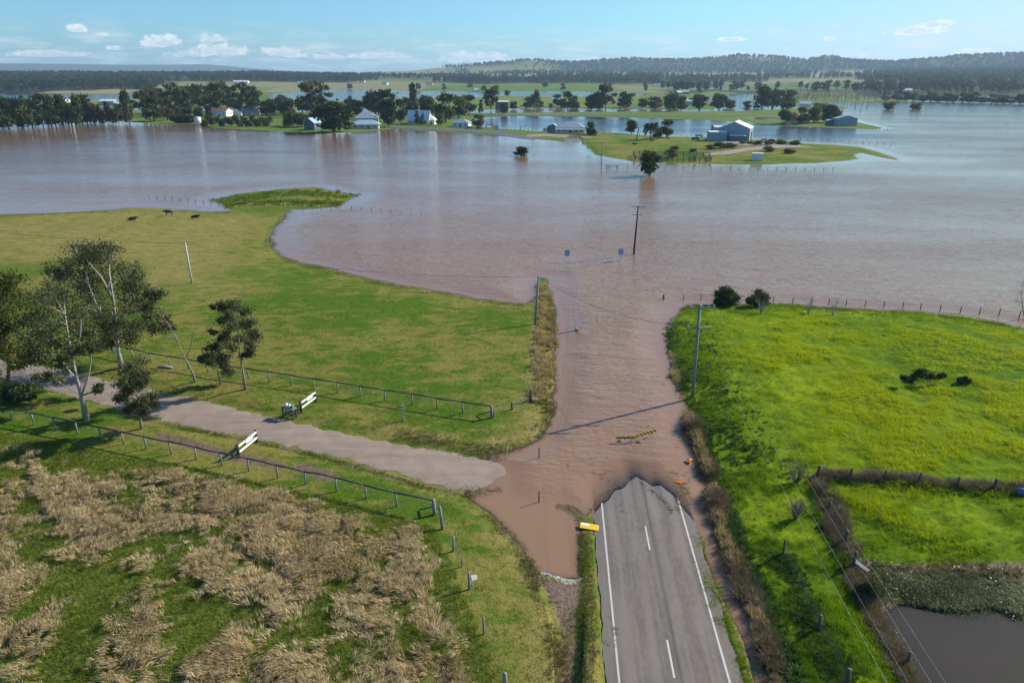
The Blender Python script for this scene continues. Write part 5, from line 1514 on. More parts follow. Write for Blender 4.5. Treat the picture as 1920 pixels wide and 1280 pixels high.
random.seed(21)
wire_fence('wire_fence', 'old wire fence of weathered posts beside the tan field and mown verge', [(830, 992, 1.9, -.18, .25, .12), (850, 1033, 1.2), (865, 1062, .85, .1, .05, .05), (880, 1104, 1.35, 0, 0, .09), (907, 1188, 1.3, 0, 0, .07), (947, 1292, 1.2, 0, 0, .13)], 'timber_grey', .085)
wire_fence('wire_fence', 'leaning wire fence on the bleached verge beside the flooded road', [(1006, 620, 1.0), (1004, 645, 1.0), (1002, 668, 1.05), (999, 695, 1.0), (997, 722, 1.0), (995, 752, 1.35, 0, 0, .16), (960, 768, .9, 0, 0, .10), (926, 782, .9)], 'timber_brown', .055)
wire_fence('shore_fence', 'wire fence of short dark posts standing in the flood off the pasture', [(1244, 561, .75, 0, 0, .15), (1281, 562, .8), (1314, 562, .85), (1450, 565, .8), (1486, 568, .95), (1521, 570, 1.0), (1554, 571, .95), (1586, 572, .85), (1622, 574, .85), (1657, 575, .85), (1693, 577, .95), (1726, 580, 1.0), (1762, 583, 1.0), (1800, 586, 1.05), (1836, 589, 1.1), (1872, 592, 1.2), (1910, 597, 1.2)], 'timber_brown', .07, wade=True)
wire_fence('paddock_fence', 'fence of squat posts across the right pasture above the pond', [(1531, 896, 1.25, .12, 0, .13), (1593, 897, 1.0, .1, .05, .11), (1657, 899, .95, 0.08, .05, .07), (1722, 905, 1.0, .05, 0, .09), (1794, 911, .9, .05, 0, .08), (1862, 917, 1.0, .1, 0, .12), (1935, 925, 1.0)], 'timber_brown', .1)
wire_fence('paddock_fence', 'fence running from the pasture corner post down towards the pond', [(1553, 955, 1.1, .05, 0, .10), (1583, 1018, 1.1, .08, 0, .12), (1598, 1062, 1.2, .15, .1, .12), (1640, 1130, .9), (1700, 1245, 1.0), (1755, 1330, 1.0)], 'timber_brown', .09)
wire_fence('paddock_fence', 'overgrown fence of lone posts in the weedy strip beside the ditch', [(1468, 1040, 1.3, 0, 0, .08), (1534, 1180, 1.15, 0, 0, .12), (1586, 1284, 1.2, 0, 0, .13)], 'timber_brown', .1)
wire_fence('flood_fence', 'row of drowned fence posts crossing the flood behind the cows', [(280 + i * 14.5, 371 + i * 1.35, .8) for i in range(11)], 'timber_brown', .09, wires=(.75,), wade=True)
wire_fence('flood_fence', 'row of fence posts along the near side of the grassy hummock', [(444 + i * 17.6, 384 + (i % 2) * .8 + i * .5, .95) for i in range(12)], 'timber_brown', .09, wires=(.75,))
wire_fence('flood_fence', 'line of fence tops sinking into the flood beyond the hummock', [(659 + i * 18.7, 391 + i * 1.55, .75 - i * .07) for i in range(8)], 'timber_brown', .09, wires=(), wade=True)
wire_fence('flood_fence', 'submerged fence posts in the flood before the stockyard', [(1142 + i * 17.5, 315 - (i > 12) * 0 + i * .18, .9) for i in range(25)], 'timber_brown', .1, wires=(), wade=True)
wire_fence('flood_fence', 'fence posts in the lagoon behind the big farm shed', [(1436 + i * 13, 257 + i * .82, .9) for i in range(19)], 'timber_brown', .12, wires=(), wade=True)
wire_fence('lagoon_fence', 'dark timber fence along the lagoon before the bare tree', [(925 + i * 8.2, 243.5 + i * .28, 1.3) for i in range(11)], 'timber_dark', .12, wires=(.3, .6, .9), wire_mat='timber_dark')
wire_fence('lagoon_fence', 'post fence along the lagoon bank behind the round trees', [(1122 + i * 11, 249 + i * .5, 1.2) for i in range(18)], 'timber_dark', .09, wires=())
wire_fence('lagoon_fence', 'dark posts running into the flood from the blue shed', [(1608 + i * 7, 238.5 + i * .5, 1.4 - i * .07) for i in range(9)], 'timber_brown', .16, wires=(), wade=True)
wire_fence('causeway_fence', 'fence of small posts along the grassy causeway', [(1000 + i * 16, 219 + i * .12, 1.2) for i in range(24)], 'timber_brown', .09, wires=())
wire_fence('paddock_fence', 'fence down the flooded side of the farm paddock', [(1102 + i * 3.4, 268 + i * 3.6, 1.1) for i in range(8)], 'timber_brown', .1, wires=(.4, .8), wire_mat='timber_brown')

# stockyard: timber posts and rails
sy = [ground(1190, 300.5), ground(1333, 304.5), ground(1330, 294), ground(1187, 291)]
yard = thing('stockyard', 'dark timber cattle yard with rails on the farm peninsula', 'stockyard', sy[0])
def yard_side(a, b, n):
    for i in range(n):
        p = a.lerp(b, i / (n - 1)) - sy[0]
        MB().tube([p - Vector((0, 0, .2)), p + Vector((0, 0, 2.0))], .13, 6).build('post', M['timber_dark'], yard)
    for k in range(4):
        h_ = Vector((0, 0, .5 + k * .42))
        MB().tube([a - sy[0] + h_, b - sy[0] + h_], .08, 5).build('rail', M['timber_dark'], yard)
yard_side(sy[0], sy[1], 15); yard_side(sy[3], sy[2], 13); yard_side(sy[1], sy[2], 4); yard_side(sy[0], sy[3], 4)
yard_side(sy[0].lerp(sy[1], .45), sy[3].lerp(sy[2], .45), 4); yard_side(sy[0].lerp(sy[1], .8), sy[3].lerp(sy[2], .8), 4)

# ---- white entrance wings of the drive
def wing(px0, py0, px1, py1, label):
    a, b = ground(px0, py0), ground(px1, py1)
    root = thing('entrance_fence', label, 'fence', a)
    d = b - a; L_ = d.length
    for p in (Vector((0, 0, 0)), d):
        MB().tube([p - Vector((0, 0, .2)), p + Vector((0, 0, 1.32))], .11, 8).build('post', M['black_paint'], root, True)
    rot = d.to_track_quat('X', 'Z').to_matrix()
    for z in (.55, 1.12):
        MB().box(d * .5 + Vector((0, 0, z)) + rot @ Vector((0, -.10, 0)), (L_ * .96, .06, .19), rot).build('rail', M['white_paint'], root)
    MB().box(d * .55 + Vector((0, 0, 1.06)) + rot @ Vector((0, -.16, 0)), (L_ * .36, .03, .42), rot).build('name_board', M['white_paint'], root)
    return root
wing(448, 857, 482, 829, 'white two rail entrance wing on the lower side of the drive')
wing(565, 773, 592, 753, 'white two rail entrance wing on the upper side of the drive')
# the stand with containers
sb = ground(544, 781)
st = thing('timber_stand', 'dark timber stand at the drive entrance holding containers', 'stand', sb, R(-28))
for sx in (-.68, .68):
    for sy_ in (-.22, .22):
        MB().box((sx, sy_, .5), (.12, .12, 1.05)).build('leg', M['timber_dark'], st)
MB().box((0, 0, 1.06), (1.6, .62, .08)).build('top', M['timber_grey'], st)
MB().box((0, -.22, .42), (1.24, .07, .12)).build('stretcher', M['timber_dark'], st)
MB().box((0, .22, .42), (1.24, .07, .12)).build('stretcher', M['timber_dark'], st)
def jug(dx, mat, label, rr):
    p = sb + Euler((0, 0, R(-28))).to_matrix() @ Vector((dx, 0, 1.10))
    j = thing('container', label, 'container', p)
    MB().tube([(0, 0, 0), (0, 0, .04), (0, 0, .22), (0, 0, .32), (0, 0, .36)], [rr * .9, rr, rr, rr * .6, rr * .25], 12).build('body', M[mat], j, True)
    MB().tube([(0, 0, .355), (0, 0, .40)], rr * .27, 8).build('cap', M['black_paint'], j)
jug(-.35, 'white_paint', 'fat white container on the timber stand', .20); jug(.08, 'white_paint', 'white container beside the teal one on the stand', .19); jug(.45, 'jug_teal', 'teal container on the timber stand', .17)

# ------------------------------------------------------------------ power poles and cables
def pole(name, label, base, top, r, mat, arms=(), wade=False, group=None):
    b = at(*base) if wade else ground(*base)
    if wade: b.z = -.3
    t = on_plane(top[0], top[1], b.y) - b
    root = thing(name, label, 'power pole', b, 0, group)
    MB().tube([(0, 0, -.3), t * .5, t], [r, r * .88, r * .74], 10).build('pole', M[mat], root, True)
    pts = []
    for (drop, half, off, ins) in arms:
        c = t * (1 - drop / t.length) + Vector((off, -.16, 0))
        am = MB().box(c, (half * 2, .11, .12)).build('crossarm', M['timber_grey'], root)
        row = []
        for x in ins:
            p = c + Vector((x, 0, .06))
            MB().tube([p, p + Vector((0, 0, .08)), p + Vector((0, 0, .12)), p + Vector((0, 0, .24))], [.03, .03, .065, .05], 8).build('insulator', M['insulator'], am, True)
            row.append(b + p + Vector((0, 0, .24)))
        pts.append(row)
    return root, b + t, pts
r1, top1, arm1 = pole('power_pole', 'green grey power pole with two crossarms on the pasture bank', (1298, 745), (1312.5, 571), .19, 'pole_green', [(.28, 1.32, .22, (-1.2, -.05, .62, 1.2)), (2.55, 1.30, .05, (-1.15, -.6, .6, 1.15))])
r2, top2, arm2 = pole('power_pole', 'black power pole standing in the open flood', (1188, 477), (1197, 386), .19, 'pole_black', [(.15, 1.25, .05, (-1.1, -.4, .5, 1.1)), (1.7, .95, -.05, (-.85, .85))], True)
r3, top3, _ = pole('power_pole', 'slim green pole without crossarms on the narrow verge', (1003, 608), (1010, 517), .17, 'pole_green')
r4, top4, _ = pole('power_pole', 'pale slim pole standing alone in the left paddock', (360, 531), (347, 455), .16, 'pole_pale')
r5, top5, arm5 = pole('power_pole', 'wooden power pole at the flooded corner of the farm paddock', (1127, 318), (1130, 266), .16, 'timber_grey', [(.3, 1.0, 0, (-.9, .9))], True)
# the next pole of the line stands just behind the viewer
b6 = Vector((15.2, 1.5, hz(15.2, 1.5)))
r6 = thing('power_pole', 'green grey power pole beside the dry end of the road', 'power pole', b6)
MB().tube([(0, 0, -.3), (0, 0, 5), (0, 0, 10.4)], [.19, .17, .14], 10).build('pole', M['pole_green'], r6, True)
arm6 = []
for z, half, ins in ((10.1, 1.32, (-1.2, -.05, .62, 1.2)), (7.9, 1.3, (-1.15, -.6, .6, 1.15))):
    am = MB().box((0, -.16, z), (half * 2, .11, .12)).build('crossarm', M['timber_grey'], r6)
    row = []
    for x in ins:
        MB().tube([(x, -.16, z + .06), (x, -.16, z + .28)], .05, 8).build('insulator', M['insulator'], am)
        row.append(b6 + Vector((x, -.16, z + .3)))
    arm6.append(row)
def cable(a, b, sag, r, mat, label, group=None):
    pts = [a.lerp(b, t) - Vector((0, 0, sag * 4 * t * (1 - t))) for t in np.linspace(0, 1, 25)]
    o = MB().tube([p - a for p in pts], r, 4, False).build('power_cable', M[mat], None, True, a)
    return tag(o, label, 'cable', group)
for k in (0, 2, 3):
    cable(arm1[0][k], arm6[0][k], .9, .006, 'cable_alu', 'thin overhead cable from the pasture pole towards the road end', 'cables from the pasture pole over the weedy strip')
for k in (3,):
    cable(arm1[1][k], arm6[1][k], .9, .006, 'cable_alu', 'thin low overhead cable strung below the upper cables', 'lower cables from the pasture pole')
for k in range(4):
    cable(arm1[0][k], arm2[0][k], 1.0, .009, 'cable', 'thin overhead cable from the pasture pole to the flooded pole', 'cables across the flood')
cable(top3 - Vector((0, 0, .1)), arm1[1][0], 1.5, .016, 'cable', 'sagging service cable across the flooded road between slim pole and crossarm pole')
cable(top4 - Vector((0, 0, .1)), top3 - Vector((0, 0, .1)), 1.7, .020, 'cable', 'sagging service cable over the paddock shore between the two slim poles')
cable(top4 - Vector((0, 0, .1)), on_plane(-260, 405, top4.y + 8), .9, .022, 'cable', 'service cable leaving the pale paddock pole over the gum trees')
cable(arm2[0][1], arm5[0][0], 1.5, .012, 'cable', 'thin overhead cable from flooded pole to the farm corner pole')
for (bx, by, tx_, ty_, lab) in ((999, 246, 999, 212, 'grey power pole beside the bare lagoon tree'), (924, 241, 924, 222, 'power pole by the parked cars'), (831, 237, 831, 211, 'power pole at the roadside before the gabled hall'), (860, 214, 860, 192, 'slim pole behind the small cottage'),
                                (935, 215, 935, 200, 'short pole under the raised house'), (1412, 214, 1412, 190, 'power pole on the causeway near the plantation'), (987, 205, 987, 181, 'power pole on the far river bank'), (1580, 211, 1580, 193, 'power pole in the flood behind the blue shed')):
    pole('power_pole', lab, (bx, by), (tx_, ty_), .17, 'timber_grey', [(.4, 1.0, 0, (-.9, .9))], wade=bx == 1580)
for (bx, by, tx_, ty_) in ((1613, 206, 1615, 193), (1625, 204, 1627, 195), (1604, 203, 1604, 195)):
    b = at(bx, by); b.z = -.3
    t = on_plane(tx_, ty_, b.y) - b
    rr = thing('dead_trunk', 'bare drowned trunk sticking out of the flood behind the blue shed', 'trunk', b, 0, 'drowned trunks')
    MB().tube([(0, 0, 0), t * .5 + Vector((.3, 0, 0)), t], [.3, .25, .1], 6).build('trunk', M['bark_dark'], rr, True)
    MB().tube([t * .6, t * .8 + Vector((1.2, 0, .5))], [.12, .05], 5).build('branch', M['bark_dark'], rr)
b = ground(1231, 260); t = on_plane(1199, 239, b.y)
b = ground(1193, 262)
lp = thing('leaning_post', 'tall dark post leaning beside the umbrella tree', 'post', b)
MB().tube([(0, 0, -.3), on_plane(1198, 239, b.y) - b], [.28, .22], 8).build('post', M['timber_dark'], lp)
MB().box((0, 0, .25), (.8, .8, .5)).build('footing', M['timber_grey'], lp)

# ------------------------------------------------------------------ signs and barriers in the water
def text_mesh(body, size):
    cu = bpy.data.curves.new('digits', 'FONT'); cu.body = body; cu.size = size; cu.align_x = 'CENTER'; cu.align_y = 'CENTER'; cu.extrude = .004; cu.offset = .012
    ob = bpy.data.objects.new('digits', cu); COL.objects.link(ob)
    me = bpy.data.meshes.new_from_object(ob.evaluated_get(bpy.context.evaluated_depsgraph_get()))
    bpy.data.objects.remove(ob)
    return me
def disc(mb, r0, r1, y, n=28):
    k = len(mb.v)
    for i in range(n):
        a = 2 * math.pi * i / n
        mb.v += [(math.cos(a) * r0, y, math.sin(a) * r0), (math.cos(a) * r1, y, math.sin(a) * r1)]
    for i in range(n):
        j = (i + 1) % n
        mb.face((k + 2 * i, k + 2 * i + 1, k + 2 * j + 1, k + 2 * j))
    return mb
TX = text_mesh('60', .40); TX.materials.append(M['sign_ring'])
for px, py, side in ((1063, 490.5, 'beside the slim verge pole'), (1163, 488.5, 'beside the black flooded pole')):
    b = at(px, py); b.z = -.5
    s = thing('speed_sign', 'speed limit sign reading 60 standing in the flood ' + side, 'road sign', b, R(-2))
    MB().tube([(0, 0, -.3), (0, 0, 2.75)], .035, 8).build('post', M['galv'], s)
    pl = MB().box((0, -.05, 2.2), (.92, .025, 1.15)).build('plate', M['sign_blue_shade'], s)
    ring = disc(MB(), .30, .41, -.068).build('ring', M['sign_ring'], pl, loc=(0, 0, 2.2))
    face = disc(MB(), .001, .299, -.068).build('face', M['sign_face'], pl, loc=(0, 0, 2.2))
    dg = bpy.data.objects.new('number', TX); COL.objects.link(dg); dg.parent = pl; dg.location = (0, -.075, 2.2); dg.rotation_euler = (math.pi / 2, 0, 0)

def stripes_mat():
    m, N = new_mat('hazard_stripes')
    tcn = N.n('ShaderNodeTexCoord'); sp = N.n('ShaderNodeSeparateXYZ'); N.l(tcn.outputs['Object'], sp.inputs[0])
    v = N.math('FRACT', N.math('MULTIPLY', N.math('ADD', sp.outputs[0], sp.outputs[2]), 2.6))
    c = N.mix(N.math('GREATER_THAN', v, .5), (.70, .42, .03), (.03, .014, .010))
    p = N.n('ShaderNodeBsdfPrincipled'); N.l(c, p.inputs['Base Color']); p.inputs['Roughness'].default_value = .45
    finish(N, p.outputs[0]); return m
M['hazard'] = stripes_mat()
def barrier(a, b, label, zl, zr):
    A, B = at(*a), at(*b)
    d = B - A; ang_ = math.atan2(d.y, d.x); L_ = d.length
    root = thing('road_barrier', label, 'barrier', A - Vector((0, 0, .25)), ang_)
    tilt = math.atan2(zr - zl, L_)
    rot = Euler((R(-14), -tilt, 0)).to_matrix()
    bo = MB().box((0, 0, 0), (L_ * 1.22, .04, .24)).build('board', M['hazard'], root, loc=(L_ * .5, 0, .25 + (zl + zr) * .5))
    bo.rotation_euler = (R(-16), -tilt, 0)
    for x, z in ((L_ * .08, zl), (L_ * .92, zr)):
        for s_ in (-1, 1):
            MB().tube([(x, s_ * .38, -.1), (x, s_ * .03, .25 + z + .1)], .026, 6).build('leg', M['hazard_yellow'], root)
    return root
barrier((1158, 828.5), (1186, 828.5), 'black and yellow striped barrier standing level in the flood', .48, .50)
barrier((1193, 826), (1226, 818), 'black and yellow striped barrier set askew behind the level one', .50, .62)
for px, py, lab in ((1162, 827.5, 'dark sandbag lying in the flood by the level barrier leg'), (1198, 829.5, 'larger dark sandbag between the two striped barriers')):
    b = at(px, py)
    o = MB().tube([(-.24, 0, 0), (-.2, 0, .02), (0, .02, .05), (.2, 0, .02), (.25, 0, 0)], [.03, .09, .11, .09, .03], 8).build('sandbag', M['wall_slate'], None, True, b)
    tag(o, lab, 'sandbag')
# fallen yellow road sign
p0 = at(1105, 987, .13)
ys = thing('fallen_sign', 'yellow rectangular road sign lying flat on the road edge', 'road sign', Vector((p0.x, p0.y, .10)), R(-6))
ys.rotation_euler = (R(7), R(6), R(-8))
MB().box((0, 0, .06), (1.45, .62, .05)).build('panel', M['yellow_sign'], ys)
MB().box((-.32, .14, .0875), (.62, .22, .004)).build('white_patch', M['white_paint'], ys)
for k, (x, y, w_) in enumerate(((.32, .17, .5), (.28, .02, .6), (-.3, -.06, .55), (.3, -.14, .5), (-.32, -.19, .5))):
    MB().box((x, y, .0865), (w_, .045, .003)).build('print_line', M['hazard_yellow'], ys)
for x in (-.6, .6):
    MB().box((x, 0, .0), (.06, .58, .07)).build('frame', M['timber_dark'], ys)
# drifting orange things
def cone(px, py, label, rz):
    b = at(px, py); b.z = .02
    c = thing('traffic_cone', label, 'cone', b, rz); c.scale = (.75, .75, .75)
    k = MB().tube([(-.30, 0, .16), (.05, 0, .13), (.38, 0, .06)], [.17, .11, .035], 12).build('body', M['orange'], c, True)
    MB().tube([(-.10, 0, .147), (.06, 0, .128)], [.139, .112], 12, False).build('band', M['white_paint'], k, True)
    MB().box((-.32, 0, .17), (.05, .40, .40)).build('base', M['orange'], c)
cone(1289, 867, 'orange traffic cone fallen in the flood against the bank', R(150))
cone(1294, 864, 'orange traffic cone toppled beside the first against the bank', R(30))
b = at(1270, 904); b.z = .05
c = thing('orange_panel', 'orange triangular panel washed up at the flooded ditch', 'panel', b, R(-20))
MB().prism([(-.42, .05), (.38, -.22), (.42, .26)], 0, .03, 'z').build('panel', M['orange'], c).rotation_euler = (R(14), R(-10), 0)
MB().box((.05, .0, -.03), (.5, .06, .05)).build('batten', M['timber_dark'], c)
# guide posts
def guide(px, py, h_, mat, label, lean=(0, 0)):
    b = at(px, py); b.z = -.1
    g_ = thing('guide_post', label, 'post', b)
    MB().box((lean[0] * .5, lean[1] * .5, h_ * .5 + .05), (.10, .045, h_ + .1)).build('post', M[mat], g_)
    MB().box((lean[0] * .5, lean[1] * .5 - .026, h_ * .82), (.07, .006, .16)).build('reflector', M['orange'], g_)
guide(951.5, 859, 1.15, 'white_paint', 'white guide post at the flooded mouth of the drive'); guide(1010.5, 858, 1.05, 'timber_brown', 'brown guide post standing in the flooded turning'); guide(1010, 941, 1.05, 'timber_brown', 'brown topped guide post in the puddle beside the road', (.03, 0))
b = at(1012, 940)
o = MB().tube([(0, 0, .01), (.28, .2, .16)], [.03, .02], 6).build('broken_stake', M['pole_pale'], None, False, b); tag(o, 'pale broken stake beside the post in the puddle', 'stake')
b = at(1080.5, 620); b.z = -.1
dm = thing('depth_marker', 'white flood depth marker with yellow foot leaning in the flooded road', 'marker', b)
bd = MB().box((0, 0, 1.15), (.10, .30, 1.7)).build('board', M['white_paint'], dm); MB().box((0, 0, .35), (.30, .34, .30)).build('foot', M['yellow_sign'], dm); MB().box((.02, -.05, .08), (.55, .3, .2)).build('base', M['black_paint'], dm)
dm.rotation_euler = (0, R(-4), 0)
MB().tube([(0, 0, 1.9), (-.03, .1, 2.4)], .02, 5).build('rod', M['galv'], dm)
# small litter near the old fence
b = ground(889, 1084)
o = MB().box((0, 0, .04), (.42, .5, .04)).build('grey_sheet', M['galv'], None, False, b); o.rotation_euler = (R(25), R(8), .3); tag(o, 'grey metal sheet leaning by the old wire fence', 'sheet')
b = ground(1003, 751); o = MB().box((0, 0, .12), (.5, .35, .28)).build('white_block', M['white_paint'], None, False, b); o.rotation_euler = (0, 0, .4); tag(o, 'white block beside the strutted verge post', 'block')
b = ground(1612, 1066); o = MB().box((0, 0, .3), (.35, 1.1, .08)).build('plank', M['timber_grey'], None, False, b); o.rotation_euler = (R(12), 0, R(35)); tag(o, 'grey plank lying against the pond fence post', 'plank')
b = ground(1917, 927); o = MB().tube([(-.5, 0, .3), (-.45, 0, .3), (.45, 0, .3), (.5, 0, .3)], [.2, .3, .3, .2], 14).build('blue_drum', M['car_blue'], None, True, b); tag(o, 'blue drum lying by the pasture fence', 'drum')
b = ground(310, 690); lg = MB().tube([(-.9, 0, .12), (0, .05, .16), (.9, -.1, .12)], [.14, .17, .12], 8).build('log', M['bark_pale'], None, True, b); tag(lg, 'pale log lying on the verge under the rail fence', 'log')

# ------------------------------------------------------------------ cattle and bird
def cow(px, py, mat, label, lying=False, rz=0.0, k=1.0):
    b = ground(px, py)
    root = thing('cow', label, 'cow', b, rz)
    dz = -.55 if lying else 0
    V = [(-.75, 0, 1.05), (-.35, 0, 1.02), (.1, 0, .98), (.55, 0, 1.05), (.85, 0, 1.22), (1.05, 0, 1.25), (1.3, 0, 1.08)]
    V = [(x, y, z + dz) for x, y, z in V]; Rr = [.28, .33, .37, .33, .22, .19, .11]
    E = [(i, i + 1) for i in range(6)]
    for x, par in ((-.68, 0), (.5, 3)):
        for y in (-.2, .2):
            n = len(V)
            if lying:
                V += [(x, y * 1.6, .28), (x + .35, y * 1.8, .1)]
            else:
                V += [(x - (.06 if x < 0 else -.02), y, .58), (x + (.06 if x < 0 else 0), y, .30), (x, y, .02)]
            Rr += [.13, .07] if lying else [.11, .075, .06]
            E += [(par, n)] + [(n + i, n + i + 1) for i in range(1 if lying else 2)]
    n = len(V); V += [(-1.0, 0, 1.0 + dz), (-1.06, 0, max(.2, .55 + dz))]; Rr += [.04, .03]; E += [(0, n), (n, n + 1)]
    for y in (-.2, .2):
        n = len(V); V.append((1.06, y, 1.32 + dz)); Rr.append(.045); E.append((5, n))
    me = bpy.data.meshes.new('body'); me.from_pydata(V, E, []); me.materials.append(M[mat])
    o = bpy.data.objects.new('body', me); COL.objects.link(o); o.parent = root
    md = o.modifiers.new('skin', 'SKIN')
    for sv, r_ in zip(me.skin_vertices[0].data, Rr): sv.radius = (r_, r_)
    me.skin_vertices[0].data[2].use_root = True
    o.modifiers.new('sub', 'SUBSURF').levels = 1
    o.modifiers['sub'].render_levels = 1
    root.scale = (k, k, k)
cow(317, 404, 'cow_black', 'black cow standing on the paddock by the flood', False, R(200), 1.0)
cow(248, 413, 'cow_black', 'black cow lying alone on the paddock shore', True, R(20)); cow(366, 409, 'cow_black', 'black cow lying near the standing cow', True, R(10))
cow(1190, 273.5, 'cow_black', 'dark cow grazing alone in the farm paddock', False, R(170), 1.1); cow(1222, 265, 'cow_red', 'reddish cow resting in shade of the date palm', True, R(10), 1.2); cow(1253, 262.5, 'cow_red', 'red brown cow under the round paddock tree', False, R(80), 1.1)
bp = on_plane(1350, 407, 150)
eg = thing('egret', 'white egret flying low over the flood', 'bird', bp, R(20)); eg.rotation_euler = (R(35), R(25), R(70))
MB().tube([(-.42, 0, 0), (-.2, 0, 0), (0, 0, .02), (.2, 0, .02), (.34, 0, .06), (.5, 0, .05)], [.01, .06, .09, .07, .035, .01], 8).build('body', M['feather'], eg, True)
for s_ in (-1, 1):
    w_ = MB()
    w_.poly([(.12, s_ * .06, .04), (.2, s_ * .38, .16), (.1, s_ * .8, .05), (-.02, s_ * .72, .05), (-.12, s_ * .38, .15), (-.14, s_ * .06, .03)])
    w_.poly([(.12, s_ * .06, .01), (.2, s_ * .38, .13), (.1, s_ * .8, .03), (-.02, s_ * .72, .03), (-.12, s_ * .38, .12), (-.14, s_ * .06, .0)])
    w_.build('wing', M['feather'], eg)
bp = at(677, 510); d = MB().tube([(-.25, 0, .05), (-.1, 0, .1), (.08, 0, .12), (.18, 0, .22), (.25, 0, .34), (.36, 0, .33)], [.02, .1, .11, .05, .05, .01], 8).build('waterbird', M['feather'], None, True, bp); tag(d, 'small white waterbird floating off the paddock shore', 'bird')

# ------------------------------------------------------------------ buildings
def house(name, label, px, py, w, d, wh, rh, rz, wall, roof, hip=False, ridge='x', over=.5, wins=3, chim=False, door=True, verandah=None, cat='house', sink=0.0, group=None, winmat='glass'):
    b = ground(px, py)
    root = thing(name, label, cat, b - Vector((0, 0, .2)), rz, group)
    wl = MB()
    if hip:
        wl.box((0, 0, wh * .5), (w, d, wh))
    elif ridge == 'x':
        wl.prism([(-d / 2, 0), (d / 2, 0), (d / 2, wh), (0, wh + rh), (-d / 2, wh)], -w / 2, w / 2, 'x')
    else:
        wl.prism([(-w / 2, 0), (w / 2, 0), (w / 2, wh), (0, wh + rh), (-w / 2, wh)], -d / 2, d / 2, 'y')
    wl.build('wall', M[wall], root)
    rf = MB(); t = .14; W2, D2 = w / 2 + over, d / 2 + over
    if hip:
        e = max(.2, W2 - D2) if W2 > D2 else .2
        sl = rh / (d / 2); z0 = wh - over * sl * .4
        A = [(-W2, -D2, z0), (W2, -D2, z0), (W2, D2, z0), (-W2, D2, z0), (-e, 0, wh + rh), (e, 0, wh + rh)]
        k = len(rf.v); rf.v += [(x, y, z + t) for x, y, z in A] + [A[i] for i in range(4)]
        for q in ((0, 1, 5, 4), (1, 2, 5), (2, 3, 4, 5), (3, 0, 4), (9, 8, 7, 6), (6, 7, 1, 0), (7, 8, 2, 1), (8, 9, 3, 2), (9, 6, 0, 3)): rf.face(q)
    else:
        h2 = (d if ridge == 'x' else w) / 2; sl = rh / h2; L2 = W2 if ridge == 'x' else D2
        for s_ in (-1, 1):
            out_ = [(0, wh + rh + .01), (s_ * (h2 + over), wh - over * sl + .01), (s_ * (h2 + over), wh - over * sl + t), (0, wh + rh + t)]
            if s_ < 0: out_ = out_[::-1]
            rf.prism(out_, -L2, L2, 'x' if ridge == 'x' else 'y')
    ro = rf.build('roof', M[roof], root)
    if chim: MB().box((w * .2, d * .1, wh + rh * .9), (.9, .7, 2.2)).build('chimney', M['wall_brick'], ro)
    for i in range(wins):
        x = -w / 2 + w * (i + .5) / wins
        if door and i == wins // 2 and wins > 1:
            MB().box((x, -d / 2 - .02, 1.05), (1.0, .08, 2.1)).build('door', M['timber_dark'], root); continue
        wn = MB().box((x, -d / 2 - .02, wh * .55), (1.2, .08, 1.3)).build('window', M['white_paint'], root)
        MB().box((x, -d / 2 - .05, wh * .55), (1.0, .06, 1.1)).build('pane', M[winmat], wn)
    for i in range(2 if wins else 0):
        y = -d / 4 + d / 2 * i
        wn = MB().box((w / 2 + .02, y, wh * .55), (.08, 1.1, 1.3)).build('window', M['white_paint'], root)
        MB().box((w / 2 + .05, y, wh * .55), (.06, .9, 1.1)).build('pane', M[winmat], wn)
    if verandah:
        vd, vh, vm = verandah
        v = MB(); v.v += [(-W2, -d / 2 + .1, wh * .95), (W2, -d / 2 + .1, wh * .95), (W2, -d / 2 - vd, vh), (-W2, -d / 2 - vd, vh)]
        v.v += [(x, y, z + .12) for x, y, z in v.v[:4]]
        for q in ((0, 1, 2, 3), (7, 6, 5, 4), (3, 2, 6, 7), (2, 1, 5, 6), (0, 3, 7, 4)): v.face(q)
        vo = v.build('verandah_roof', M[vm], root)
        for i in range(6):
            MB().box((-W2 + .2 + (2 * W2 - .4) * i / 5, -d / 2 - vd + .15, vh * .5), (.14, .14, vh)).build('verandah_post', M['white_paint'], root)
    return root
house('village_house', 'white village house with low brown roof behind the orchard rows', 414, 218, 17, 10, 4.6, 2.4, R(-12), 'wall_white', 'roof_red', ridge='x', wins=4)
house('garage', 'white gabled wing beside the brown roofed village house', 426, 217.5, 8, 9, 4.4, 2.0, R(0), 'wall_white', 'roof_white', ridge='y', wins=2)
house('shed', 'long white metal shed among trees behind the village', 515, 202, 15, 9, 3.6, 2.2, R(-25), 'wall_white', 'roof_white', wins=0, cat='shed')
house('cottage', 'grey roofed cottage among the grove trunks', 470, 216, 14, 9, 3.2, 2.2, R(5), 'wall_cream', 'roof_grey', wins=3)
house('garden_shed', 'small white shed beside the grove cottage', 448, 217, 6, 6, 2.8, 1.4, 0, 'wall_white', 'roof_red', ridge='y', wins=1, cat='shed')
house('farmhouse', 'large farmhouse with slate blue hipped roof behind the fig', 688, 233, 16, 13, 4.6, 4.6, R(8), 'wall_cream', 'roof_grey', hip=True, wins=4, chim=True)
house('farmhouse_wing', 'low pale blue roofed verandah wing before the farmhouse', 686, 241, 17, 8, 3.0, 2.4, R(5), 'wall_cream', 'roof_blue', hip=True, wins=4, over=1.0)
house('barn', 'pale gabled shed half hidden beside the giant fig', 588, 243, 7, 10, 4.6, 2.8, R(-15), 'wall_slate', 'roof_blue', ridge='y', wins=0, cat='shed')
house('village_hall', 'steep white roofed gabled hall among the roadside trees', 787, 233, 15, 10, 3.2, 6.2, R(-8), 'wall_cream', 'roof_white', ridge='x', wins=4)
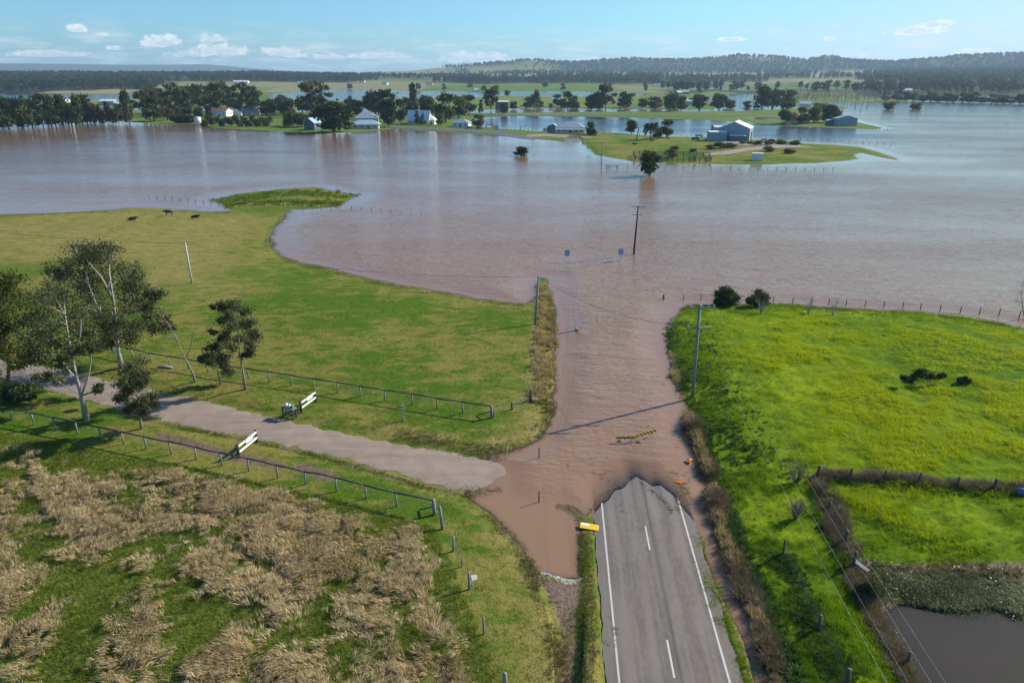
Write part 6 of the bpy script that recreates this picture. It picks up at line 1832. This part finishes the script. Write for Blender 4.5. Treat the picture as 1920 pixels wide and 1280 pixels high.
house('hall_annex', 'low white roofed annex beside the gabled hall', 807, 233, 8, 8, 3.2, 3.0, R(-10), 'wall_white', 'roof_white', hip=True, wins=2)
house('cottage', 'small white cottage with grey hipped roof by the lagoon', 866, 238, 11, 8, 3.0, 2.2, R(-12), 'wall_white', 'roof_grey', hip=True, wins=3)
house('verandah_house', 'farmhouse with grey hipped roof and verandah on the lagoon bank', 1069, 249, 17, 11, 3.4, 3.2, R(-4), 'wall_white', 'roof_grey', hip=True, wins=5, verandah=(2.6, 2.4, 'roof_grey'))
house('garage', 'small dark gabled garage beside the verandah house', 1037, 246.5, 7, 7, 3.0, 1.8, R(-8), 'wall_slate', 'roof_grey', ridge='y', wins=1, cat='garage')
sh = house('farm_shed', 'big blue grey farm shed with pale gable roof on the peninsula', 1378, 262, 16, 16, 6.6, 3.2, R(-24), 'wall_blue', 'roof_white', ridge='y', over=.3, wins=0, cat='shed')
MB().box((8.06, 1.0, 2.4), (.1, 6.0, 4.4)).build('doorway', M['doorway_shade'], sh)  # dark panel on the closed wall, painted as the shed's inner shade
MB().box((8.05, -5.2, 3.0), (.08, 4.5, 5.8)).build('side_sheet', M['wall_metal'], sh)
house('lean_to', 'flat roofed lean-to at the left end of the big shed', 1343, 263.5, 9, 6, 4.6, .5, R(-4), 'wall_blue', 'roof_white', ridge='x', over=.2, wins=0, cat='shed')
house('lean_to', 'low white topped lean-to in front of the big shed', 1381, 264.5, 8, 4, 2.9, .3, R(-4), 'wall_slate', 'roof_white', ridge='x', over=.25, wins=0, cat='shed')
house('lean_to', 'pale roofed annex behind the left end of the big shed', 1350, 257, 8, 6, 5.6, .8, R(-10), 'wall_blue', 'roof_white', ridge='x', over=.2, wins=0, cat='shed')
tk = house('container_tank', 'white box shaped tank standing on the peninsula shore', 1419, 300.5, 4.3, 2.6, 2.9, .15, R(-10), 'wall_white', 'roof_white', ridge='x', over=.05, wins=0, cat='tank')
house('blue_shed', 'pale blue gabled shed on the flooded point', 1583, 235.5, 13.5, 8, 4.9, 2.0, R(-3), 'wall_blue', 'roof_grey', ridge='y', over=.4, wins=0, cat='shed')
house('tank_shed', 'dark green shed beside the pale blue shed', 1556, 234.5, 5, 5, 3.2, .6, R(-3), 'wall_slate', 'roof_blue', ridge='y', wins=0, cat='shed')
house('red_house', 'red roofed house behind trees on the flooded point', 1494, 230, 14, 10, 4.5, 3.0, R(5), 'wall_cream', 'roof_red', hip=True, wins=3)
house('far_house', 'white roofed house between the plantation trees', 1509, 201.5, 11, 8, 4.0, 2.5, R(-20), 'wall_white', 'roof_white', wins=0)
house('raised_house', 'dark raised house with white flat roof by the lagoon gum', 941, 205, 13, 10, 7.5, .8, 0, 'wall_slate', 'roof_white', ridge='x', wins=3)
house('far_house', 'white roofed farmhouse beyond the river pines', 1046, 194, 13, 8, 3.8, 2.8, R(-10), 'wall_white', 'roof_white', wins=3)
house('round_shed', 'pale domed shed among the river trees', 1290, 197, 14, 12, 4.5, 3.5, R(10), 'wall_metal', 'roof_white', hip=True, wins=0, cat='shed')
house('hangar', 'dark twin arched barn on the river flat', 1284, 177, 12, 10, 4, 3.5, R(10), 'wall_slate', 'roof_grey', wins=0, cat='barn')
house('hangar', 'dark barn with blue doors beside the arched barn', 1272, 177.5, 11, 9, 3.5, 3.0, R(30), 'wall_slate', 'roof_blue', wins=0, cat='barn')
house('white_shed', 'blue white shed on the flats behind the she-oak row', 206, 197, 18, 10, 4.5, 2, R(-8), 'wall_blue', 'roof_white', wins=0, cat='shed')
for i in range(11):
    house('poultry_shed', 'long white roofed poultry shed behind the she-oak row', 38 + i * 8.6, 197.5 - .05 * i, 8, 60, 3.2, 2.6, R(24), 'wall_white', 'roof_white', ridge='y', wins=0, cat='shed', group='white poultry sheds behind the she-oaks')
FAR = [(415, 165, 24, 'roof_white'), (424, 166, 18, 'roof_red'), (446, 165.5, 20, 'roof_white'), (455, 165, 18, 'roof_grey'), (444, 156, 22, 'roof_white'), (458, 156, 34, 'roof_white'), (563, 157, 20, 'roof_white'), (749, 144, 34, 'roof_grey'), (680, 155, 22, 'roof_red'), (722, 159, 24, 'roof_grey'),
       (1176, 154.5, 28, 'roof_white'), (1231, 162, 22, 'roof_grey'), (1508, 162, 26, 'roof_white'), (1697, 173, 30, 'roof_white'), (894, 172, 14, 'roof_white'), (805, 160, 26, 'roof_red')]
for i, (x, y, w_, rf) in enumerate(FAR):
    house('far_farmhouse', {'roof_white': 'tiny white roofed farm building on the distant slopes', 'roof_red': 'tiny red roofed farm building on the distant slopes', 'roof_grey': 'tiny grey roofed farm building on the distant slopes'}[rf], x, y, w_ * .7, w_ * .4, 3.6, 2.8, R(random.uniform(-25, 25)), 'wall_white', rf, wins=0, group='distant farm buildings with ' + rf.split('_')[1] + ' roofs')

def car(px, py, mat, rz, label, group=None):
    b = ground(px, py)
    c = thing('parked_car', label, 'car', b + Vector((0, 0, .12)), rz, group)
    bd = MB().prism([(-2.2, .35), (2.2, .35), (2.25, .8), (1.35, .95), (.75, 1.5), (-1.3, 1.52), (-2.0, .98), (-2.25, .9)], -.88, .88, 'y').build('body', M[mat], c)
    MB().prism([(1.22, .98), (.72, 1.42), (-1.24, 1.44), (-1.85, 1.0)], -.885, .885, 'y').build('windows', M['glass'], bd)
    for x in (-1.4, 1.4):
        for y in (-.84, .84):
            w_ = MB().tube([(x, y - .1, .33), (x, y + .1, .33)], .33, 14).build('wheel', M['tyre'], c)
            MB().tube([(x, y - .11, .33), (x, y + .11, .33)], .19, 10).build('rim', M['galv'], w_)
car(881, 242, 'car_blue', R(-4), 'blue car parked before the small lagoon cottage'); car(899, 243, 'car_dark', R(-5), 'dark car parked under the grey willow'); car(916, 240.5, 'car_white', R(40), 'white car parked by the lagoon power pole')
car(1024, 244.5, 'car_white', R(15), 'white car parked beside the small dark garage'); car(1433, 265.5, 'car_white', R(-8), 'white vehicle parked right of the big farm shed'); car(1310, 257, 'car_white', R(5), 'white vehicle parked left of the big shed'); car(1304, 263, 'car_dark', R(3), 'dark vehicle in the grass left of the big shed')
car(978, 200.5, 'car_blue', 0, 'blue car parked on the far river bank'); car(1035, 200.5, 'car_white', 0, 'white car parked below the far farmhouse'); car(1447, 267, 'car_dark', R(-12), 'dark vehicle parked beside the white one near the shed')
b = at(1557, 235); b.z = .3
# bits of the shoreline: tank, sign, troughs
b = ground(372, 234); tk2 = thing('water_tank', 'pale round water tank on the village shore', 'tank', b)
MB().tube([(0, 0, 0), (0, 0, 5.0)], 2.2, 18).build('body', M['wall_white'], tk2, True); MB().tube([(0, 0, 5.0), (0, 0, 5.5)], [2.3, .3], 18).build('lid', M['roof_white'], tk2, True)
b = ground(931, 248); sg = thing('road_sign', 'pale blue square sign beside the village road', 'road sign', b)
MB().box((0, 0, 2.6), (2.2, .08, 2.6)).build('plate', M['sign_blue_shade'], sg); MB().tube([(0, .06, -.2), (0, .06, 2.2)], .06, 6).build('post', M['galv'], sg)
b = ground(885 + 0, 236); 
for px, py, w_, lab in ((1147, 316, 3.8, 'timber rail frame standing in the flood beside the corner pole'),):
    b = at(px, py); b.z = -.3; fr = thing('hitching_rail', lab, 'rail', b)
    for x in (-w_ / 2, w_ / 2):
        MB().tube([(x, 0, 0), (x, 0, 1.7)], .13, 6).build('post', M['timber_dark'], fr)
    for z in (.8, 1.5):
        MB().tube([(-w_ / 2, 0, z), (w_ / 2, 0, z)], .09, 6).build('rail', M['timber_dark'], fr)
b = ground(978, 245); tree_px('leafless_tree', 'small bare forked tree on the lagoon bank', (977, 245), [(976, 240), (974, 234)], [(978, 231, 3), (986, 235, 2)], .35, 'bark_dark', 'leaf_brown', 2, 3, seed=41, forks=[[(976, 240), (981, 235), (989, 235)], [(976, 239), (974, 233), (975, 229)]])
for x, y, w_ in ((1392, 270, 16), (1405, 270, 14), (1420, 271.5, 20), (1440, 272, 22), (1465, 271, 24), (1490, 272, 24), (1350, 278, 30), (1370, 277, 24), (1330, 280, 22), (1440, 284, 26), (1480, 288, 24), (1265, 281, 20), (1258, 288, 22), (1262, 296, 22), (1300, 284, 16)):
    plant('bush', x, y, w_ * .38, w_, 'low dark green scrub on the farm peninsula', 'scrub', 'scrub on the peninsula', 'leaf_olive', 'bark_dark', 'shrub')

# ------------------------------------------------------------------ air
def haze():
    m, N = new_mat('haze')
    v = N.n('ShaderNodeVolumePrincipled')
    v.inputs['Color'].default_value = (.58, .80, 1.0, 1)
    v.inputs['Density'].default_value = HAZE
    v.inputs['Anisotropy'].default_value = .2
    o = N.n('ShaderNodeOutputMaterial'); N.l(v.outputs[0], o.inputs['Volume'])
    b = MB().box((0, 0, 148), (29800, 29800, 300)).build('haze', m)
    tag(b, 'thin blue air over the whole valley', 'haze', kind='stuff')
HAZE = 8e-5
haze()
